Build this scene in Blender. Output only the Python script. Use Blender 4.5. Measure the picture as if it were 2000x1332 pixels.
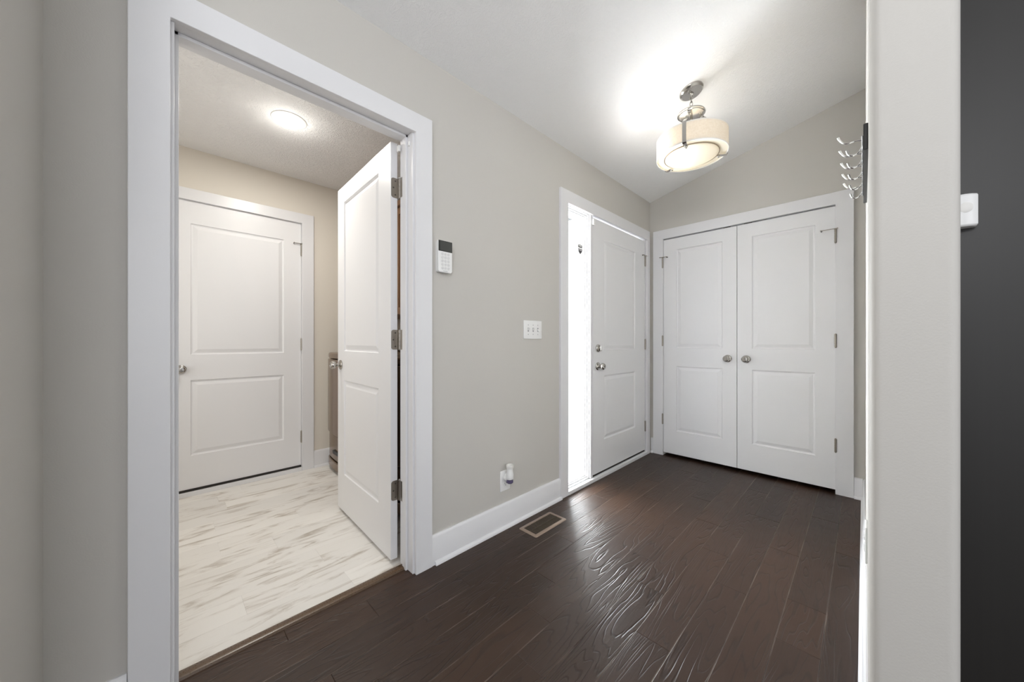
import bpy, bmesh, math, random
from math import radians as R, sin, cos, pi
from mathutils import Vector, Matrix

random.seed(7)
for _o in list(bpy.data.objects):
    bpy.data.objects.remove(_o, do_unlink=True)
SC = bpy.context.scene
COL = SC.collection

# ------------------------------------------------------------------ camera, world, lights, exposure
cam_d = bpy.data.cameras.new('camera')
cam_d.sensor_width = 36.0
cam_d.lens = 36.0 * 686.27 / 2000.0
cam_d.clip_start = 0.02
cam = bpy.data.objects.new('camera', cam_d)
cam.location = (0.0, 0.0, 1.1045)
cam.rotation_euler = (R(90), 0, R(45.01))
COL.objects.link(cam)
SC.camera = cam

SC.view_settings.view_transform = 'Standard'
SC.view_settings.look = 'None'
SC.view_settings.gamma = 1.0
SC.view_settings.use_curve_mapping = False
SC.view_settings.exposure = 0.34
SC.cycles.diffuse_bounces = 8

# light levels (watts; world is a background strength)
LP = dict(world=0.60, rear=26.0, side=35.0, up=21.0, porch=60.0, sky=300.0, bulb=1.6, down=10.0, downglow=1.0, laundry=6.3)

world = bpy.data.worlds.new('overcast_sky')
SC.world = world
world.use_nodes = True
world.node_tree.nodes['Background'].inputs[0].default_value = (0.93, 0.955, 1.0, 1)
world.node_tree.nodes['Background'].inputs[1].default_value = LP['world']


def area(name, loc, target, sx, sy, power, col=(1, 1, 1)):
    d = bpy.data.lights.new(name, 'AREA')
    d.shape = 'RECTANGLE'
    d.size, d.size_y = sx, sy
    d.energy = power
    d.color = col
    o = bpy.data.objects.new(name, d)
    o.location = loc
    o.rotation_euler = (Vector(target) - Vector(loc)).to_track_quat('-Z', 'Y').to_euler()
    COL.objects.link(o)
    return o


# daylight from the windows of the big room behind and beside the camera
area('daylight_rear_window', (0.1, -4.1, 1.5), (-0.6, 3.4, 1.2), 2.4, 2.2, LP['rear'], (0.95, 0.965, 1.0))
area('daylight_side_window', (3.6, -0.9, 1.7), (-1.0, 0.8, 1.4), 2.2, 2.0, LP['side'], (0.95, 0.965, 1.0))
# uplight is an unseen fill light added to bounce off the ceiling
area('fill_uplight', (0.30, -1.05, 2.12), (-0.15, 0.0, 3.1), 0.8, 0.8, LP['up'], (0.97, 0.98, 1.0))
# open sky over the porch beyond the sidelight
area('daylight_porch', (-2.2, 3.3, 3.6), (-2.2, 3.5, 0.0), 1.2, 1.8, LP['porch'], (1, 1, 1))
# added upright panel in the porch, sending daylight fill in through the sidelight
area('daylight_panel', (-2.80, 2.75, 1.05), (-1.53, 2.55, 1.15), 1.6, 1.9, LP['sky'], (0.94, 0.965, 1.0)).data.spread = R(140)
# added fill light for the laundry room, out of sight left of the doorway
area('fill_laundry', (-2.45, -0.57, 1.45), (-2.75, 1.2, 1.75), 1.2, 1.3, LP['laundry'], (0.97, 0.985, 1.0))


# ------------------------------------------------------------------ materials
def new_mat(name):
    m = bpy.data.materials.new(name)
    m.use_nodes = True
    nt = m.node_tree
    return m, nt, nt.nodes, nt.links, nt.nodes['Principled BSDF']


def principled(name, col, rough=0.5, metal=0.0, bump=0.0, bscale=200.0, spec=0.5, bdetail=2.0, coat=0.0):
    m, nt, N, L, b = new_mat(name)
    b.inputs['Base Color'].default_value = (*col, 1)
    b.inputs['Roughness'].default_value = rough
    b.inputs['Metallic'].default_value = metal
    b.inputs['Specular IOR Level'].default_value = spec
    b.inputs['Coat Weight'].default_value = coat
    tc = N.new('ShaderNodeTexCoord')
    no = N.new('ShaderNodeTexNoise')
    no.inputs['Scale'].default_value = bscale
    no.inputs['Detail'].default_value = bdetail
    L.new(tc.outputs['Object'], no.inputs['Vector'])
    if bump:
        bp = N.new('ShaderNodeBump')
        bp.inputs['Strength'].default_value = bump
        bp.inputs['Distance'].default_value = 0.002
        L.new(no.outputs['Fac'], bp.inputs['Height'])
        L.new(bp.outputs['Normal'], b.inputs['Normal'])
    else:
        mr = N.new('ShaderNodeMapRange')
        mr.inputs['To Min'].default_value = max(0.02, rough - 0.03)
        mr.inputs['To Max'].default_value = rough + 0.03
        L.new(no.outputs['Fac'], mr.inputs['Value'])
        L.new(mr.outputs['Result'], b.inputs['Roughness'])
    return m


M = {}
M['wall'] = principled('greige_wall_paint', (0.565, 0.547, 0.512), 0.55, bump=0.12, bscale=260, spec=0.3)
M['laundry_wall'] = principled('beige_laundry_paint', (0.73, 0.685, 0.61), 0.55, bump=0.12, bscale=260, spec=0.3)
M['trim'] = principled('white_trim_paint', (0.76, 0.76, 0.775), 0.32, spec=0.45)
M['door'] = principled('white_door_paint', (0.79, 0.79, 0.80), 0.36, spec=0.45)
M['plastic'] = principled('white_plastic', (0.84, 0.84, 0.83), 0.35)
M['nickel'] = principled('satin_nickel', (0.48, 0.46, 0.43), 0.2, 1.0)
M['hinge'] = principled('aged_nickel_hinge', (0.36, 0.33, 0.29), 0.33, 1.0)
M['bronze'] = principled('antique_bronze', (0.36, 0.29, 0.22), 0.34, 1.0)
M['chrome'] = principled('polished_chrome', (0.85, 0.85, 0.85), 0.12, 1.0)
M['black'] = principled('black_satin', (0.018, 0.017, 0.017), 0.4)
M['dark_gap'] = principled('dark_rubber', (0.02, 0.016, 0.013), 0.7)
M['screen'] = principled('dark_screen', (0.012, 0.012, 0.011), 0.3)
M['screen_glass'] = principled('dark_grey_display', (0.045, 0.047, 0.042), 0.3)  # slightly greyer than the screen around it
M['mark'] = principled('grey_print', (0.35, 0.35, 0.36), 0.5)
M['sill'] = principled('white_sill', (0.76, 0.77, 0.78), 0.35)
M['mocha'] = principled('mocha_enamel', (0.235, 0.165, 0.115), 0.22, 0.55, spec=0.5)
M['mocha_dark'] = principled('dark_mocha', (0.07, 0.05, 0.036), 0.25, 0.3)
M['dark_glass'] = principled('dark_door_glass', (0.012, 0.011, 0.01), 0.08)
M['register'] = principled('tan_metal', (0.34, 0.255, 0.20), 0.4, 0.25)
M['register_slat'] = principled('dark_tan_metal', (0.10, 0.075, 0.055), 0.45, 0.5)
M['dark_panel'] = None
M['threshold'] = principled('brown_wood_strip', (0.105, 0.062, 0.032), 0.28)
M['siding'] = principled('white_siding', (0.62, 0.63, 0.64), 0.6)
M['concrete'] = principled('porch_concrete', (0.36, 0.35, 0.34), 0.8, bump=0.2, bscale=60)
M['cap'] = principled('white_cap_plastic', (0.80, 0.79, 0.76), 0.4)
M['screw'] = principled('dark_screw', (0.12, 0.11, 0.10), 0.4, 0.8)


def ceiling_mat(name, scale, strength):
    m, nt, N, L, b = new_mat(name)
    b.inputs['Base Color'].default_value = (0.88, 0.88, 0.88, 1)
    b.inputs['Roughness'].default_value = 0.85
    b.inputs['Specular IOR Level'].default_value = 0.2
    tc = N.new('ShaderNodeTexCoord')
    n1 = N.new('ShaderNodeTexNoise')
    n1.inputs['Scale'].default_value = scale * 0.22
    n1.inputs['Detail'].default_value = 2
    L.new(tc.outputs['Object'], n1.inputs['Vector'])
    # stomped brush marks: warped ridges in changing directions
    mx = N.new('ShaderNodeVectorMath'); mx.operation = 'MULTIPLY_ADD'
    mx.inputs[1].default_value = (0.35, 0.35, 0.35)
    L.new(n1.outputs['Color'], mx.inputs[0])
    L.new(tc.outputs['Object'], mx.inputs[2])
    n2 = N.new('ShaderNodeTexNoise')
    n2.inputs['Scale'].default_value = scale
    n2.inputs['Detail'].default_value = 3
    n2.inputs['Distortion'].default_value = 1.4
    L.new(mx.outputs[0], n2.inputs['Vector'])
    mr = N.new('ShaderNodeMapRange')
    mr.interpolation_type = 'SMOOTHSTEP'
    mr.inputs['From Min'].default_value = 0.44
    mr.inputs['From Max'].default_value = 0.60
    L.new(n2.outputs['Fac'], mr.inputs['Value'])
    bp = N.new('ShaderNodeBump')
    bp.inputs['Strength'].default_value = strength
    bp.inputs['Distance'].default_value = 0.004
    L.new(mr.outputs['Result'], bp.inputs['Height'])
    L.new(bp.outputs['Normal'], b.inputs['Normal'])
    return m


M['ceiling'] = ceiling_mat('white_textured_ceiling', 42, 0.30)
M['ceiling_laundry'] = ceiling_mat('white_stomped_ceiling', 36, 0.55)


def wood_floor_mat():
    m, nt, N, L, b = new_mat('dark_hand_scraped_hickory')
    geo = N.new('ShaderNodeNewGeometry')
    tc = N.new('ShaderNodeTexCoord')
    off = N.new('ShaderNodeCombineXYZ')
    for i, k in enumerate((37.0, 91.0, 13.0)):
        mu = N.new('ShaderNodeMath'); mu.operation = 'MULTIPLY'
        mu.inputs[1].default_value = k
        L.new(geo.outputs['Random Per Island'], mu.inputs[0])
        L.new(mu.outputs[0], off.inputs[i])
    add = N.new('ShaderNodeVectorMath'); add.operation = 'ADD'
    L.new(tc.outputs['Object'], add.inputs[0]); L.new(off.outputs[0], add.inputs[1])
    # cathedral growth rings: contours of a stretched noise
    mp = N.new('ShaderNodeMapping'); mp.inputs['Scale'].default_value = (9.0, 1.15, 1.0)
    L.new(add.outputs[0], mp.inputs['Vector'])
    n1 = N.new('ShaderNodeTexNoise'); n1.inputs['Scale'].default_value = 1.0
    n1.inputs['Detail'].default_value = 2.5; n1.inputs['Roughness'].default_value = 0.42
    n1.inputs['Distortion'].default_value = 0.3
    L.new(mp.outputs[0], n1.inputs['Vector'])
    mul = N.new('ShaderNodeMath'); mul.operation = 'MULTIPLY'; mul.inputs[1].default_value = 34.0
    L.new(n1.outputs['Fac'], mul.inputs[0])
    fr = N.new('ShaderNodeMath'); fr.operation = 'PINGPONG'; fr.inputs[1].default_value = 1.0
    L.new(mul.outputs[0], fr.inputs[0])
    ring = N.new('ShaderNodeMapRange'); ring.interpolation_type = 'SMOOTHSTEP'
    ring.inputs['From Min'].default_value = 0.0; ring.inputs['From Max'].default_value = 0.30
    L.new(fr.outputs[0], ring.inputs['Value'])
    # open pores along the grain
    mp2 = N.new('ShaderNodeMapping'); mp2.inputs['Scale'].default_value = (260.0, 9.0, 1.0)
    L.new(add.outputs[0], mp2.inputs['Vector'])
    n2 = N.new('ShaderNodeTexNoise'); n2.inputs['Scale'].default_value = 1.0; n2.inputs['Detail'].default_value = 2.0
    L.new(mp2.outputs[0], n2.inputs['Vector'])
    # where the scraping is deep
    n3 = N.new('ShaderNodeTexNoise'); n3.inputs['Scale'].default_value = 2.3; n3.inputs['Detail'].default_value = 2.0
    L.new(add.outputs[0], n3.inputs['Vector'])
    msk = N.new('ShaderNodeMapRange')
    msk.inputs['From Min'].default_value = 0.35; msk.inputs['From Max'].default_value = 0.62
    msk.inputs['To Min'].default_value = 0.15
    L.new(n3.outputs['Fac'], msk.inputs['Value'])
    # colour
    cr = N.new('ShaderNodeMix'); cr.data_type = 'RGBA'
    cr.inputs[6].default_value = (0.0245, 0.0112, 0.0054, 1)
    cr.inputs[7].default_value = (0.0365, 0.0172, 0.0086, 1)
    L.new(ring.outputs['Result'], cr.inputs[0])
    hv = N.new('ShaderNodeHueSaturation')
    vm = N.new('ShaderNodeMapRange'); vm.inputs['To Min'].default_value = 0.78; vm.inputs['To Max'].default_value = 1.25
    L.new(geo.outputs['Random Per Island'], vm.inputs['Value'])
    L.new(vm.outputs['Result'], hv.inputs['Value'])
    L.new(cr.outputs[2], hv.inputs['Color'])
    L.new(hv.outputs['Color'], b.inputs['Base Color'])
    # roughness
    rr = N.new('ShaderNodeMapRange'); rr.inputs['To Min'].default_value = 0.36; rr.inputs['To Max'].default_value = 0.50
    L.new(n2.outputs['Fac'], rr.inputs['Value'])
    L.new(rr.outputs['Result'], b.inputs['Roughness'])
    b.inputs['Specular IOR Level'].default_value = 0.45
    # bump
    hm = N.new('ShaderNodeMath'); hm.operation = 'MULTIPLY'
    L.new(ring.outputs['Result'], hm.inputs[0]); L.new(msk.outputs['Result'], hm.inputs[1])
    hp = N.new('ShaderNodeMath'); hp.operation = 'MULTIPLY_ADD'; hp.inputs[1].default_value = 0.2
    L.new(n2.outputs['Fac'], hp.inputs[0]); L.new(hm.outputs[0], hp.inputs[2])
    sc = N.new('ShaderNodeTexNoise'); sc.inputs['Scale'].default_value = 9.0; sc.inputs['Detail'].default_value = 1.0
    L.new(add.outputs[0], sc.inputs['Vector'])
    hq = N.new('ShaderNodeMath'); hq.operation = 'MULTIPLY_ADD'; hq.inputs[1].default_value = 1.0
    L.new(sc.outputs['Fac'], hq.inputs[0]); L.new(hp.outputs[0], hq.inputs[2])
    bp = N.new('ShaderNodeBump'); bp.inputs['Strength'].default_value = 0.6
    bp.inputs['Distance'].default_value = 0.0022
    L.new(hq.outputs[0], bp.inputs['Height'])
    L.new(bp.outputs['Normal'], b.inputs['Normal'])
    return m


M['wood'] = wood_floor_mat()


def edge_highlight_mat():
    """plank edges with seam highlights and dust painted in as lighter colour"""
    m, nt, N, L, b = new_mat('plank_edge_highlight')
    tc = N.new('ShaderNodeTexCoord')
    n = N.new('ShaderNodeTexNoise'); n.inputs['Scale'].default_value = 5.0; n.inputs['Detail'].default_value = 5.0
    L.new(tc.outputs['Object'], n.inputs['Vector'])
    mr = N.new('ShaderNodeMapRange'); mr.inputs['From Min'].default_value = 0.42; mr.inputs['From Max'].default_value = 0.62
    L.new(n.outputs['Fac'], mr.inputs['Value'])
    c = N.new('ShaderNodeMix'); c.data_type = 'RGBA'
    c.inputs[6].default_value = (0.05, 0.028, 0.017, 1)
    c.inputs[7].default_value = (0.17, 0.125, 0.10, 1)  # highlight along the seams, put into the colour
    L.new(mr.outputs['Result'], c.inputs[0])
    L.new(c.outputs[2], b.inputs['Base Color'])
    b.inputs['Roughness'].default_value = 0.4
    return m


M['wood_edge'] = edge_highlight_mat()


def tile_floor_mat():
    m, nt, N, L, b = new_mat('pale_marble_plank_vinyl')
    geo = N.new('ShaderNodeNewGeometry')
    tc = N.new('ShaderNodeTexCoord')
    off = N.new('ShaderNodeCombineXYZ')
    for i, k in enumerate((23.0, 57.0, 11.0)):
        mu = N.new('ShaderNodeMath'); mu.operation = 'MULTIPLY'
        mu.inputs[1].default_value = k
        L.new(geo.outputs['Random Per Island'], mu.inputs[0])
        L.new(mu.outputs[0], off.inputs[i])
    add = N.new('ShaderNodeVectorMath'); add.operation = 'ADD'
    L.new(tc.outputs['Object'], add.inputs[0]); L.new(off.outputs[0], add.inputs[1])
    mp = N.new('ShaderNodeMapping')
    mp.inputs['Rotation'].default_value = (0, 0, R(-14))
    mp.inputs['Scale'].default_value = (17.0, 3.2, 1.0)
    L.new(add.outputs[0], mp.inputs['Vector'])
    n1 = N.new('ShaderNodeTexNoise'); n1.inputs['Scale'].default_value = 1.0
    n1.inputs['Detail'].default_value = 6.0; n1.inputs['Roughness'].default_value = 0.62
    n1.inputs['Distortion'].default_value = 0.9
    L.new(mp.outputs[0], n1.inputs['Vector'])
    vein = N.new('ShaderNodeMapRange'); vein.interpolation_type = 'SMOOTHSTEP'
    vein.inputs['From Min'].default_value = 0.50; vein.inputs['From Max'].default_value = 0.72
    L.new(n1.outputs['Fac'], vein.inputs['Value'])
    n2 = N.new('ShaderNodeTexNoise'); n2.inputs['Scale'].default_value = 1.5; n2.inputs['Detail'].default_value = 3.0
    L.new(add.outputs[0], n2.inputs['Vector'])
    c0 = N.new('ShaderNodeMix'); c0.data_type = 'RGBA'
    c0.inputs[6].default_value = (0.76, 0.735, 0.69, 1)
    c0.inputs[7].default_value = (0.85, 0.835, 0.80, 1)
    L.new(n2.outputs['Fac'], c0.inputs[0])
    c1 = N.new('ShaderNodeMix'); c1.data_type = 'RGBA'
    c1.inputs[7].default_value = (0.47, 0.42, 0.355, 1)
    L.new(vein.outputs['Result'], c1.inputs[0]); L.new(c0.outputs[2], c1.inputs[6])
    hv = N.new('ShaderNodeHueSaturation')
    vm = N.new('ShaderNodeMapRange'); vm.inputs['To Min'].default_value = 0.95; vm.inputs['To Max'].default_value = 1.06
    L.new(geo.outputs['Random Per Island'], vm.inputs['Value'])
    L.new(vm.outputs['Result'], hv.inputs['Value']); L.new(c1.outputs[2], hv.inputs['Color'])
    L.new(hv.outputs['Color'], b.inputs['Base Color'])
    b.inputs['Roughness'].default_value = 0.5
    b.inputs['Specular IOR Level'].default_value = 0.35
    return m


M['tile'] = tile_floor_mat()


def dark_panel_mat():
    m, nt, N, L, b = new_mat('dark_stained_panel')
    tc = N.new('ShaderNodeTexCoord')
    mp = N.new('ShaderNodeMapping'); mp.inputs['Scale'].default_value = (60.0, 60.0, 0.6)
    L.new(tc.outputs['Object'], mp.inputs['Vector'])
    n = N.new('ShaderNodeTexNoise'); n.inputs['Scale'].default_value = 1.0; n.inputs['Detail'].default_value = 2.0
    L.new(mp.outputs[0], n.inputs['Vector'])
    c = N.new('ShaderNodeMix'); c.data_type = 'RGBA'
    c.inputs[6].default_value = (0.0125, 0.0110, 0.0098, 1)
    c.inputs[7].default_value = (0.0180, 0.0166, 0.0152, 1)
    L.new(n.outputs['Fac'], c.inputs[0])
    L.new(c.outputs[2], b.inputs['Base Color'])
    b.inputs['Roughness'].default_value = 0.45
    return m


M['dark_panel'] = dark_panel_mat()


def cabinet_mat():
    m, nt, N, L, b = new_mat('brown_cabinet_wood')
    tc = N.new('ShaderNodeTexCoord')
    mp = N.new('ShaderNodeMapping'); mp.inputs['Scale'].default_value = (40.0, 40.0, 2.0)
    L.new(tc.outputs['Object'], mp.inputs['Vector'])
    n = N.new('ShaderNodeTexNoise'); n.inputs['Scale'].default_value = 1.0; n.inputs['Detail'].default_value = 4.0
    L.new(mp.outputs[0], n.inputs['Vector'])
    c = N.new('ShaderNodeMix'); c.data_type = 'RGBA'
    c.inputs[6].default_value = (0.13, 0.065, 0.032, 1)
    c.inputs[7].default_value = (0.25, 0.14, 0.075, 1)
    L.new(n.outputs['Fac'], c.inputs[0])
    L.new(c.outputs[2], b.inputs['Base Color'])
    b.inputs['Roughness'].default_value = 0.4
    return m


M['cabinet'] = cabinet_mat()


def fabric_mat():
    m, nt, N, L, b = new_mat('linen_lamp_shade')
    out = N['Material Output']
    tc = N.new('ShaderNodeTexCoord')
    w = []
    for ax, sc in (((1, 1, 12), 55.0), ((14, 14, 1), 55.0)):
        mp = N.new('ShaderNodeMapping'); mp.inputs['Scale'].default_value = ax
        L.new(tc.outputs['Object'], mp.inputs['Vector'])
        n = N.new('ShaderNodeTexNoise'); n.inputs['Scale'].default_value = sc; n.inputs['Detail'].default_value = 1.0
        L.new(mp.outputs[0], n.inputs['Vector'])
        w.append(n)
    ad = N.new('ShaderNodeMath'); ad.operation = 'ADD'
    L.new(w[0].outputs['Fac'], ad.inputs[0]); L.new(w[1].outputs['Fac'], ad.inputs[1])
    mr = N.new('ShaderNodeMapRange'); mr.inputs['From Min'].default_value = 0.6; mr.inputs['From Max'].default_value = 1.4
    L.new(ad.outputs[0], mr.inputs['Value'])
    c = N.new('ShaderNodeMix'); c.data_type = 'RGBA'
    c.inputs[6].default_value = (0.74, 0.67, 0.57, 1)
    c.inputs[7].default_value = (0.88, 0.84, 0.77, 1)
    L.new(mr.outputs['Result'], c.inputs[0])
    df = N.new('ShaderNodeBsdfDiffuse'); tr = N.new('ShaderNodeBsdfTranslucent')
    L.new(c.outputs[2], df.inputs['Color']); L.new(c.outputs[2], tr.inputs['Color'])
    mx = N.new('ShaderNodeMixShader'); mx.inputs[0].default_value = 0.30
    L.new(df.outputs[0], mx.inputs[1]); L.new(tr.outputs[0], mx.inputs[2])
    L.new(mx.outputs[0], out.inputs['Surface'])
    return m


M['fabric'] = fabric_mat()


def frosted_mat():
    m, nt, N, L, b = new_mat('frosted_glass_bowl')
    out = N['Material Output']
    df = N.new('ShaderNodeBsdfDiffuse'); tr = N.new('ShaderNodeBsdfTranslucent')
    df.inputs['Color'].default_value = (0.85, 0.82, 0.74, 1)
    tr.inputs['Color'].default_value = (0.93, 0.87, 0.74, 1)
    mx = N.new('ShaderNodeMixShader'); mx.inputs[0].default_value = 0.32
    L.new(df.outputs[0], mx.inputs[1]); L.new(tr.outputs[0], mx.inputs[2])
    L.new(mx.outputs[0], out.inputs['Surface'])
    return m


M['frosted'] = frosted_mat()


def emit_mat(name, col, strength):
    m, nt, N, L, b = new_mat(name)
    b.inputs['Base Color'].default_value = (0.8, 0.8, 0.8, 1)
    b.inputs['Emission Color'].default_value = (*col, 1)
    b.inputs['Emission Strength'].default_value = strength
    return m


M['lens'] = emit_mat('lit_downlight_lens', (1.0, 0.95, 0.87), 6.0)
M['bulb'] = emit_mat('lit_bulb', (1.0, 0.85, 0.62), 2.0)


def glass_mat(name, tint=(1, 1, 1)):
    m, nt, N, L, b = new_mat(name)
    out = N['Material Output']
    t = N.new('ShaderNodeBsdfTransparent'); t.inputs['Color'].default_value = (*tint, 1)
    g = N.new('ShaderNodeBsdfGlossy'); g.inputs['Roughness'].default_value = 0.02
    lw = N.new('ShaderNodeLayerWeight'); lw.inputs['Blend'].default_value = 0.5
    pw = N.new('ShaderNodeMath'); pw.operation = 'POWER'; pw.inputs[1].default_value = 5.0
    L.new(lw.outputs['Facing'], pw.inputs[0])
    fr = N.new('ShaderNodeMath'); fr.operation = 'MULTIPLY_ADD'; fr.inputs[1].default_value = 0.9; fr.inputs[2].default_value = 0.04
    L.new(pw.outputs[0], fr.inputs[0])
    mx = N.new('ShaderNodeMixShader')
    L.new(fr.outputs[0], mx.inputs[0]); L.new(t.outputs[0], mx.inputs[1]); L.new(g.outputs[0], mx.inputs[2])
    L.new(mx.outputs[0], out.inputs['Surface'])
    return m


M['glass'] = glass_mat('clear_pane', (0.97, 0.98, 0.98))
M['oil'] = principled('purple_oil_bottle', (0.10, 0.085, 0.16), 0.1)


# ------------------------------------------------------------------ mesh helpers
def box(bm, x0, x1, y0, y1, z0, z1):
    v = [bm.verts.new((x, y, z)) for z in (z0, z1) for (x, y) in ((x0, y0), (x1, y0), (x1, y1), (x0, y1))]
    for f in ((3, 2, 1, 0), (4, 5, 6, 7), (0, 1, 5, 4), (1, 2, 6, 5), (2, 3, 7, 6), (3, 0, 4, 7)):
        bm.faces.new([v[i] for i in f])


def rbox(bm, x0, x1, y0, y1, z0, z1, r=0.002, seg=2):
    t = bmesh.new()
    box(t, x0, x1, y0, y1, z0, z1)
    bmesh.ops.bevel(t, geom=t.edges[:], offset=r, segments=seg, profile=0.5, affect='EDGES')
    merge(bm, t)


def merge(bm, t, mat=None):
    me = bpy.data.meshes.new('tmp')
    t.to_mesh(me)
    t.free()
    if mat is not None:
        me.transform(mat)
    bm.from_mesh(me)
    bpy.data.meshes.remove(me)


def prism(bm, pts, z0, z1):
    """plan polygon, counter-clockwise, from z0 to z1 (numbers or functions of x, y)"""
    fa = z0 if callable(z0) else (lambda x, y: z0)
    fb = z1 if callable(z1) else (lambda x, y: z1)
    a = [bm.verts.new((x, y, fa(x, y))) for x, y in pts]
    b = [bm.verts.new((x, y, fb(x, y))) for x, y in pts]
    n = len(pts)
    bm.faces.new(a[::-1]); bm.faces.new(b)
    for i in range(n):
        bm.faces.new((a[i], a[(i + 1) % n], b[(i + 1) % n], b[i]))


def poly_extrude(bm, pts3, vec):
    """closed 3-D outline pushed along vec"""
    a = [bm.verts.new(p) for p in pts3]
    b = [bm.verts.new(Vector(p) + Vector(vec)) for p in pts3]
    n = len(a)
    bm.faces.new(a[::-1]); bm.faces.new(b)
    for i in range(n):
        bm.faces.new((a[i], a[(i + 1) % n], b[(i + 1) % n], b[i]))


def frame_for(axis):
    return Vector(axis).to_track_quat('Z', 'Y').to_matrix()


def lathe(bm, prof, origin=(0, 0, 0), axis=(0, 0, 1), n=32):
    """profile of (radius, height) turned about axis through origin"""
    Mx = frame_for(axis)
    o = Vector(origin)
    rings = []
    for r, h in prof:
        if r < 1e-6:
            rings.append([bm.verts.new(o + Mx @ Vector((0, 0, h)))])
        else:
            rings.append([bm.verts.new(o + Mx @ Vector((r * cos(2 * pi * k / n), r * sin(2 * pi * k / n), h))) for k in range(n)])
    for a, b in zip(rings, rings[1:]):
        for k in range(n):
            k2 = (k + 1) % n
            if len(a) == 1 and len(b) == 1:
                break
            if len(a) == 1:
                bm.faces.new((a[0], b[k2], b[k]))
            elif len(b) == 1:
                bm.faces.new((a[k], a[k2], b[0]))
            else:
                bm.faces.new((a[k], a[k2], b[k2], b[k]))


def cyl(bm, p0, p1, r, n=20):
    p0, p1 = Vector(p0), Vector(p1)
    h = (p1 - p0).length
    lathe(bm, [(0, 0), (r, 0), (r, h), (0, h)], p0, p1 - p0, n)


def tube(bm, pts, rad, n=10, flat=1.0, closed=False, side=None):
    """swept tube; rad a number or a list; flat squashes it across the side direction"""
    P = [Vector(p) for p in pts]
    m = len(P)
    rings = []
    prev = None
    for i in range(m):
        if closed:
            t = P[(i + 1) % m] - P[i - 1]
        else:
            t = P[min(i + 1, m - 1)] - P[max(i - 1, 0)]
        t.normalize()
        if side is not None:
            s = Vector(side); s = (s - t * s.dot(t)).normalized()
        elif prev is None:
            s = t.orthogonal().normalized()
        else:
            s = (prev - t * prev.dot(t)).normalized()
        prev = s
        u = t.cross(s)
        r = rad[i] if isinstance(rad, (list, tuple)) else rad
        rings.append([bm.verts.new(P[i] + s * (r * cos(2 * pi * k / n)) + u * (r * flat * sin(2 * pi * k / n))) for k in range(n)])
    rng = range(m) if closed else range(m - 1)
    for i in rng:
        a, b = rings[i], rings[(i + 1) % m]
        for k in range(n):
            bm.faces.new((a[k], a[(k + 1) % n], b[(k + 1) % n], b[k]))
    if not closed:
        bm.faces.new(rings[0][::-1]); bm.faces.new(rings[-1])


def smooth_pts(ctrl, k=8):
    """Catmull-Rom through the control points"""
    P = [Vector(p) for p in ctrl]
    out = []
    for i in range(len(P) - 1):
        p0 = P[max(i - 1, 0)]; p1 = P[i]; p2 = P[i + 1]; p3 = P[min(i + 2, len(P) - 1)]
        for j in range(k):
            t = j / k
            out.append(0.5 * ((2 * p1) + (p2 - p0) * t + (2 * p0 - 5 * p1 + 4 * p2 - p3) * t * t + (3 * p1 - p0 - 3 * p2 + p3) * t ** 3))
    out.append(P[-1])
    return out


def obj(name, bm, mat, parent=None, smooth=False, bevel=0.0, recalc=True):
    if recalc:
        bmesh.ops.recalc_face_normals(bm, faces=bm.faces[:])
    me = bpy.data.meshes.new(name)
    bm.to_mesh(me)
    bm.free()
    me.materials.append(M[mat] if isinstance(mat, str) else mat)
    o = bpy.data.objects.new(name, me)
    COL.objects.link(o)
    if parent is not None:
        o.parent = parent
    if smooth:
        for p in me.polygons:
            p.use_smooth = True
        me.set_sharp_from_angle(angle=R(38))
    if bevel:
        md = o.modifiers.new('edge', 'BEVEL')
        md.width = bevel
        md.segments = 2
        md.limit_method = 'ANGLE'
        md.angle_limit = R(60)
        md.harden_normals = False
    return o


def tag(o, label, cat, group=None, kind=None):
    o['label'] = label
    o['category'] = cat
    if group:
        o['group'] = group
    if kind:
        o['kind'] = kind
    return o


def struct(o, label, cat):
    return tag(o, label, cat, None, 'structure')


def empty(name, loc=(0, 0, 0), rz=0.0):
    o = bpy.data.objects.new(name, None)
    o.empty_display_size = 0.05
    o.location = loc
    o.rotation_euler = (0, 0, rz)
    COL.objects.link(o)
    return o


def text_mesh(bm, s, size, mat):
    """letters as filled meshes, centred on the origin of mat, lying in its XY plane"""
    cu = bpy.data.curves.new('t', 'FONT')
    cu.body = s
    cu.size = size
    cu.align_x = 'CENTER'; cu.align_y = 'CENTER'
    cu.extrude = size * 0.02
    cu.resolution_u = 3
    ob = bpy.data.objects.new('t', cu)
    COL.objects.link(ob)
    bpy.context.view_layer.update()
    me = ob.to_mesh()
    me.transform(mat)
    bm.from_mesh(me)
    ob.to_mesh_clear()
    bpy.data.objects.remove(ob, do_unlink=True)
    bpy.data.curves.remove(cu)


# ------------------------------------------------------------------ dimensions
XL = -1.507          # hall face of the left wall
XJ = -1.630          # laundry face of the left wall
YF = 3.455           # face of the closet wall
XR = 0.009           # hall face of the right wall
XG = -3.400          # far wall of the laundry room
ZC = 2.482
SL = 0.2468


def zceil(x, y=0):
    return ZC + SL * (x - XL)


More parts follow.
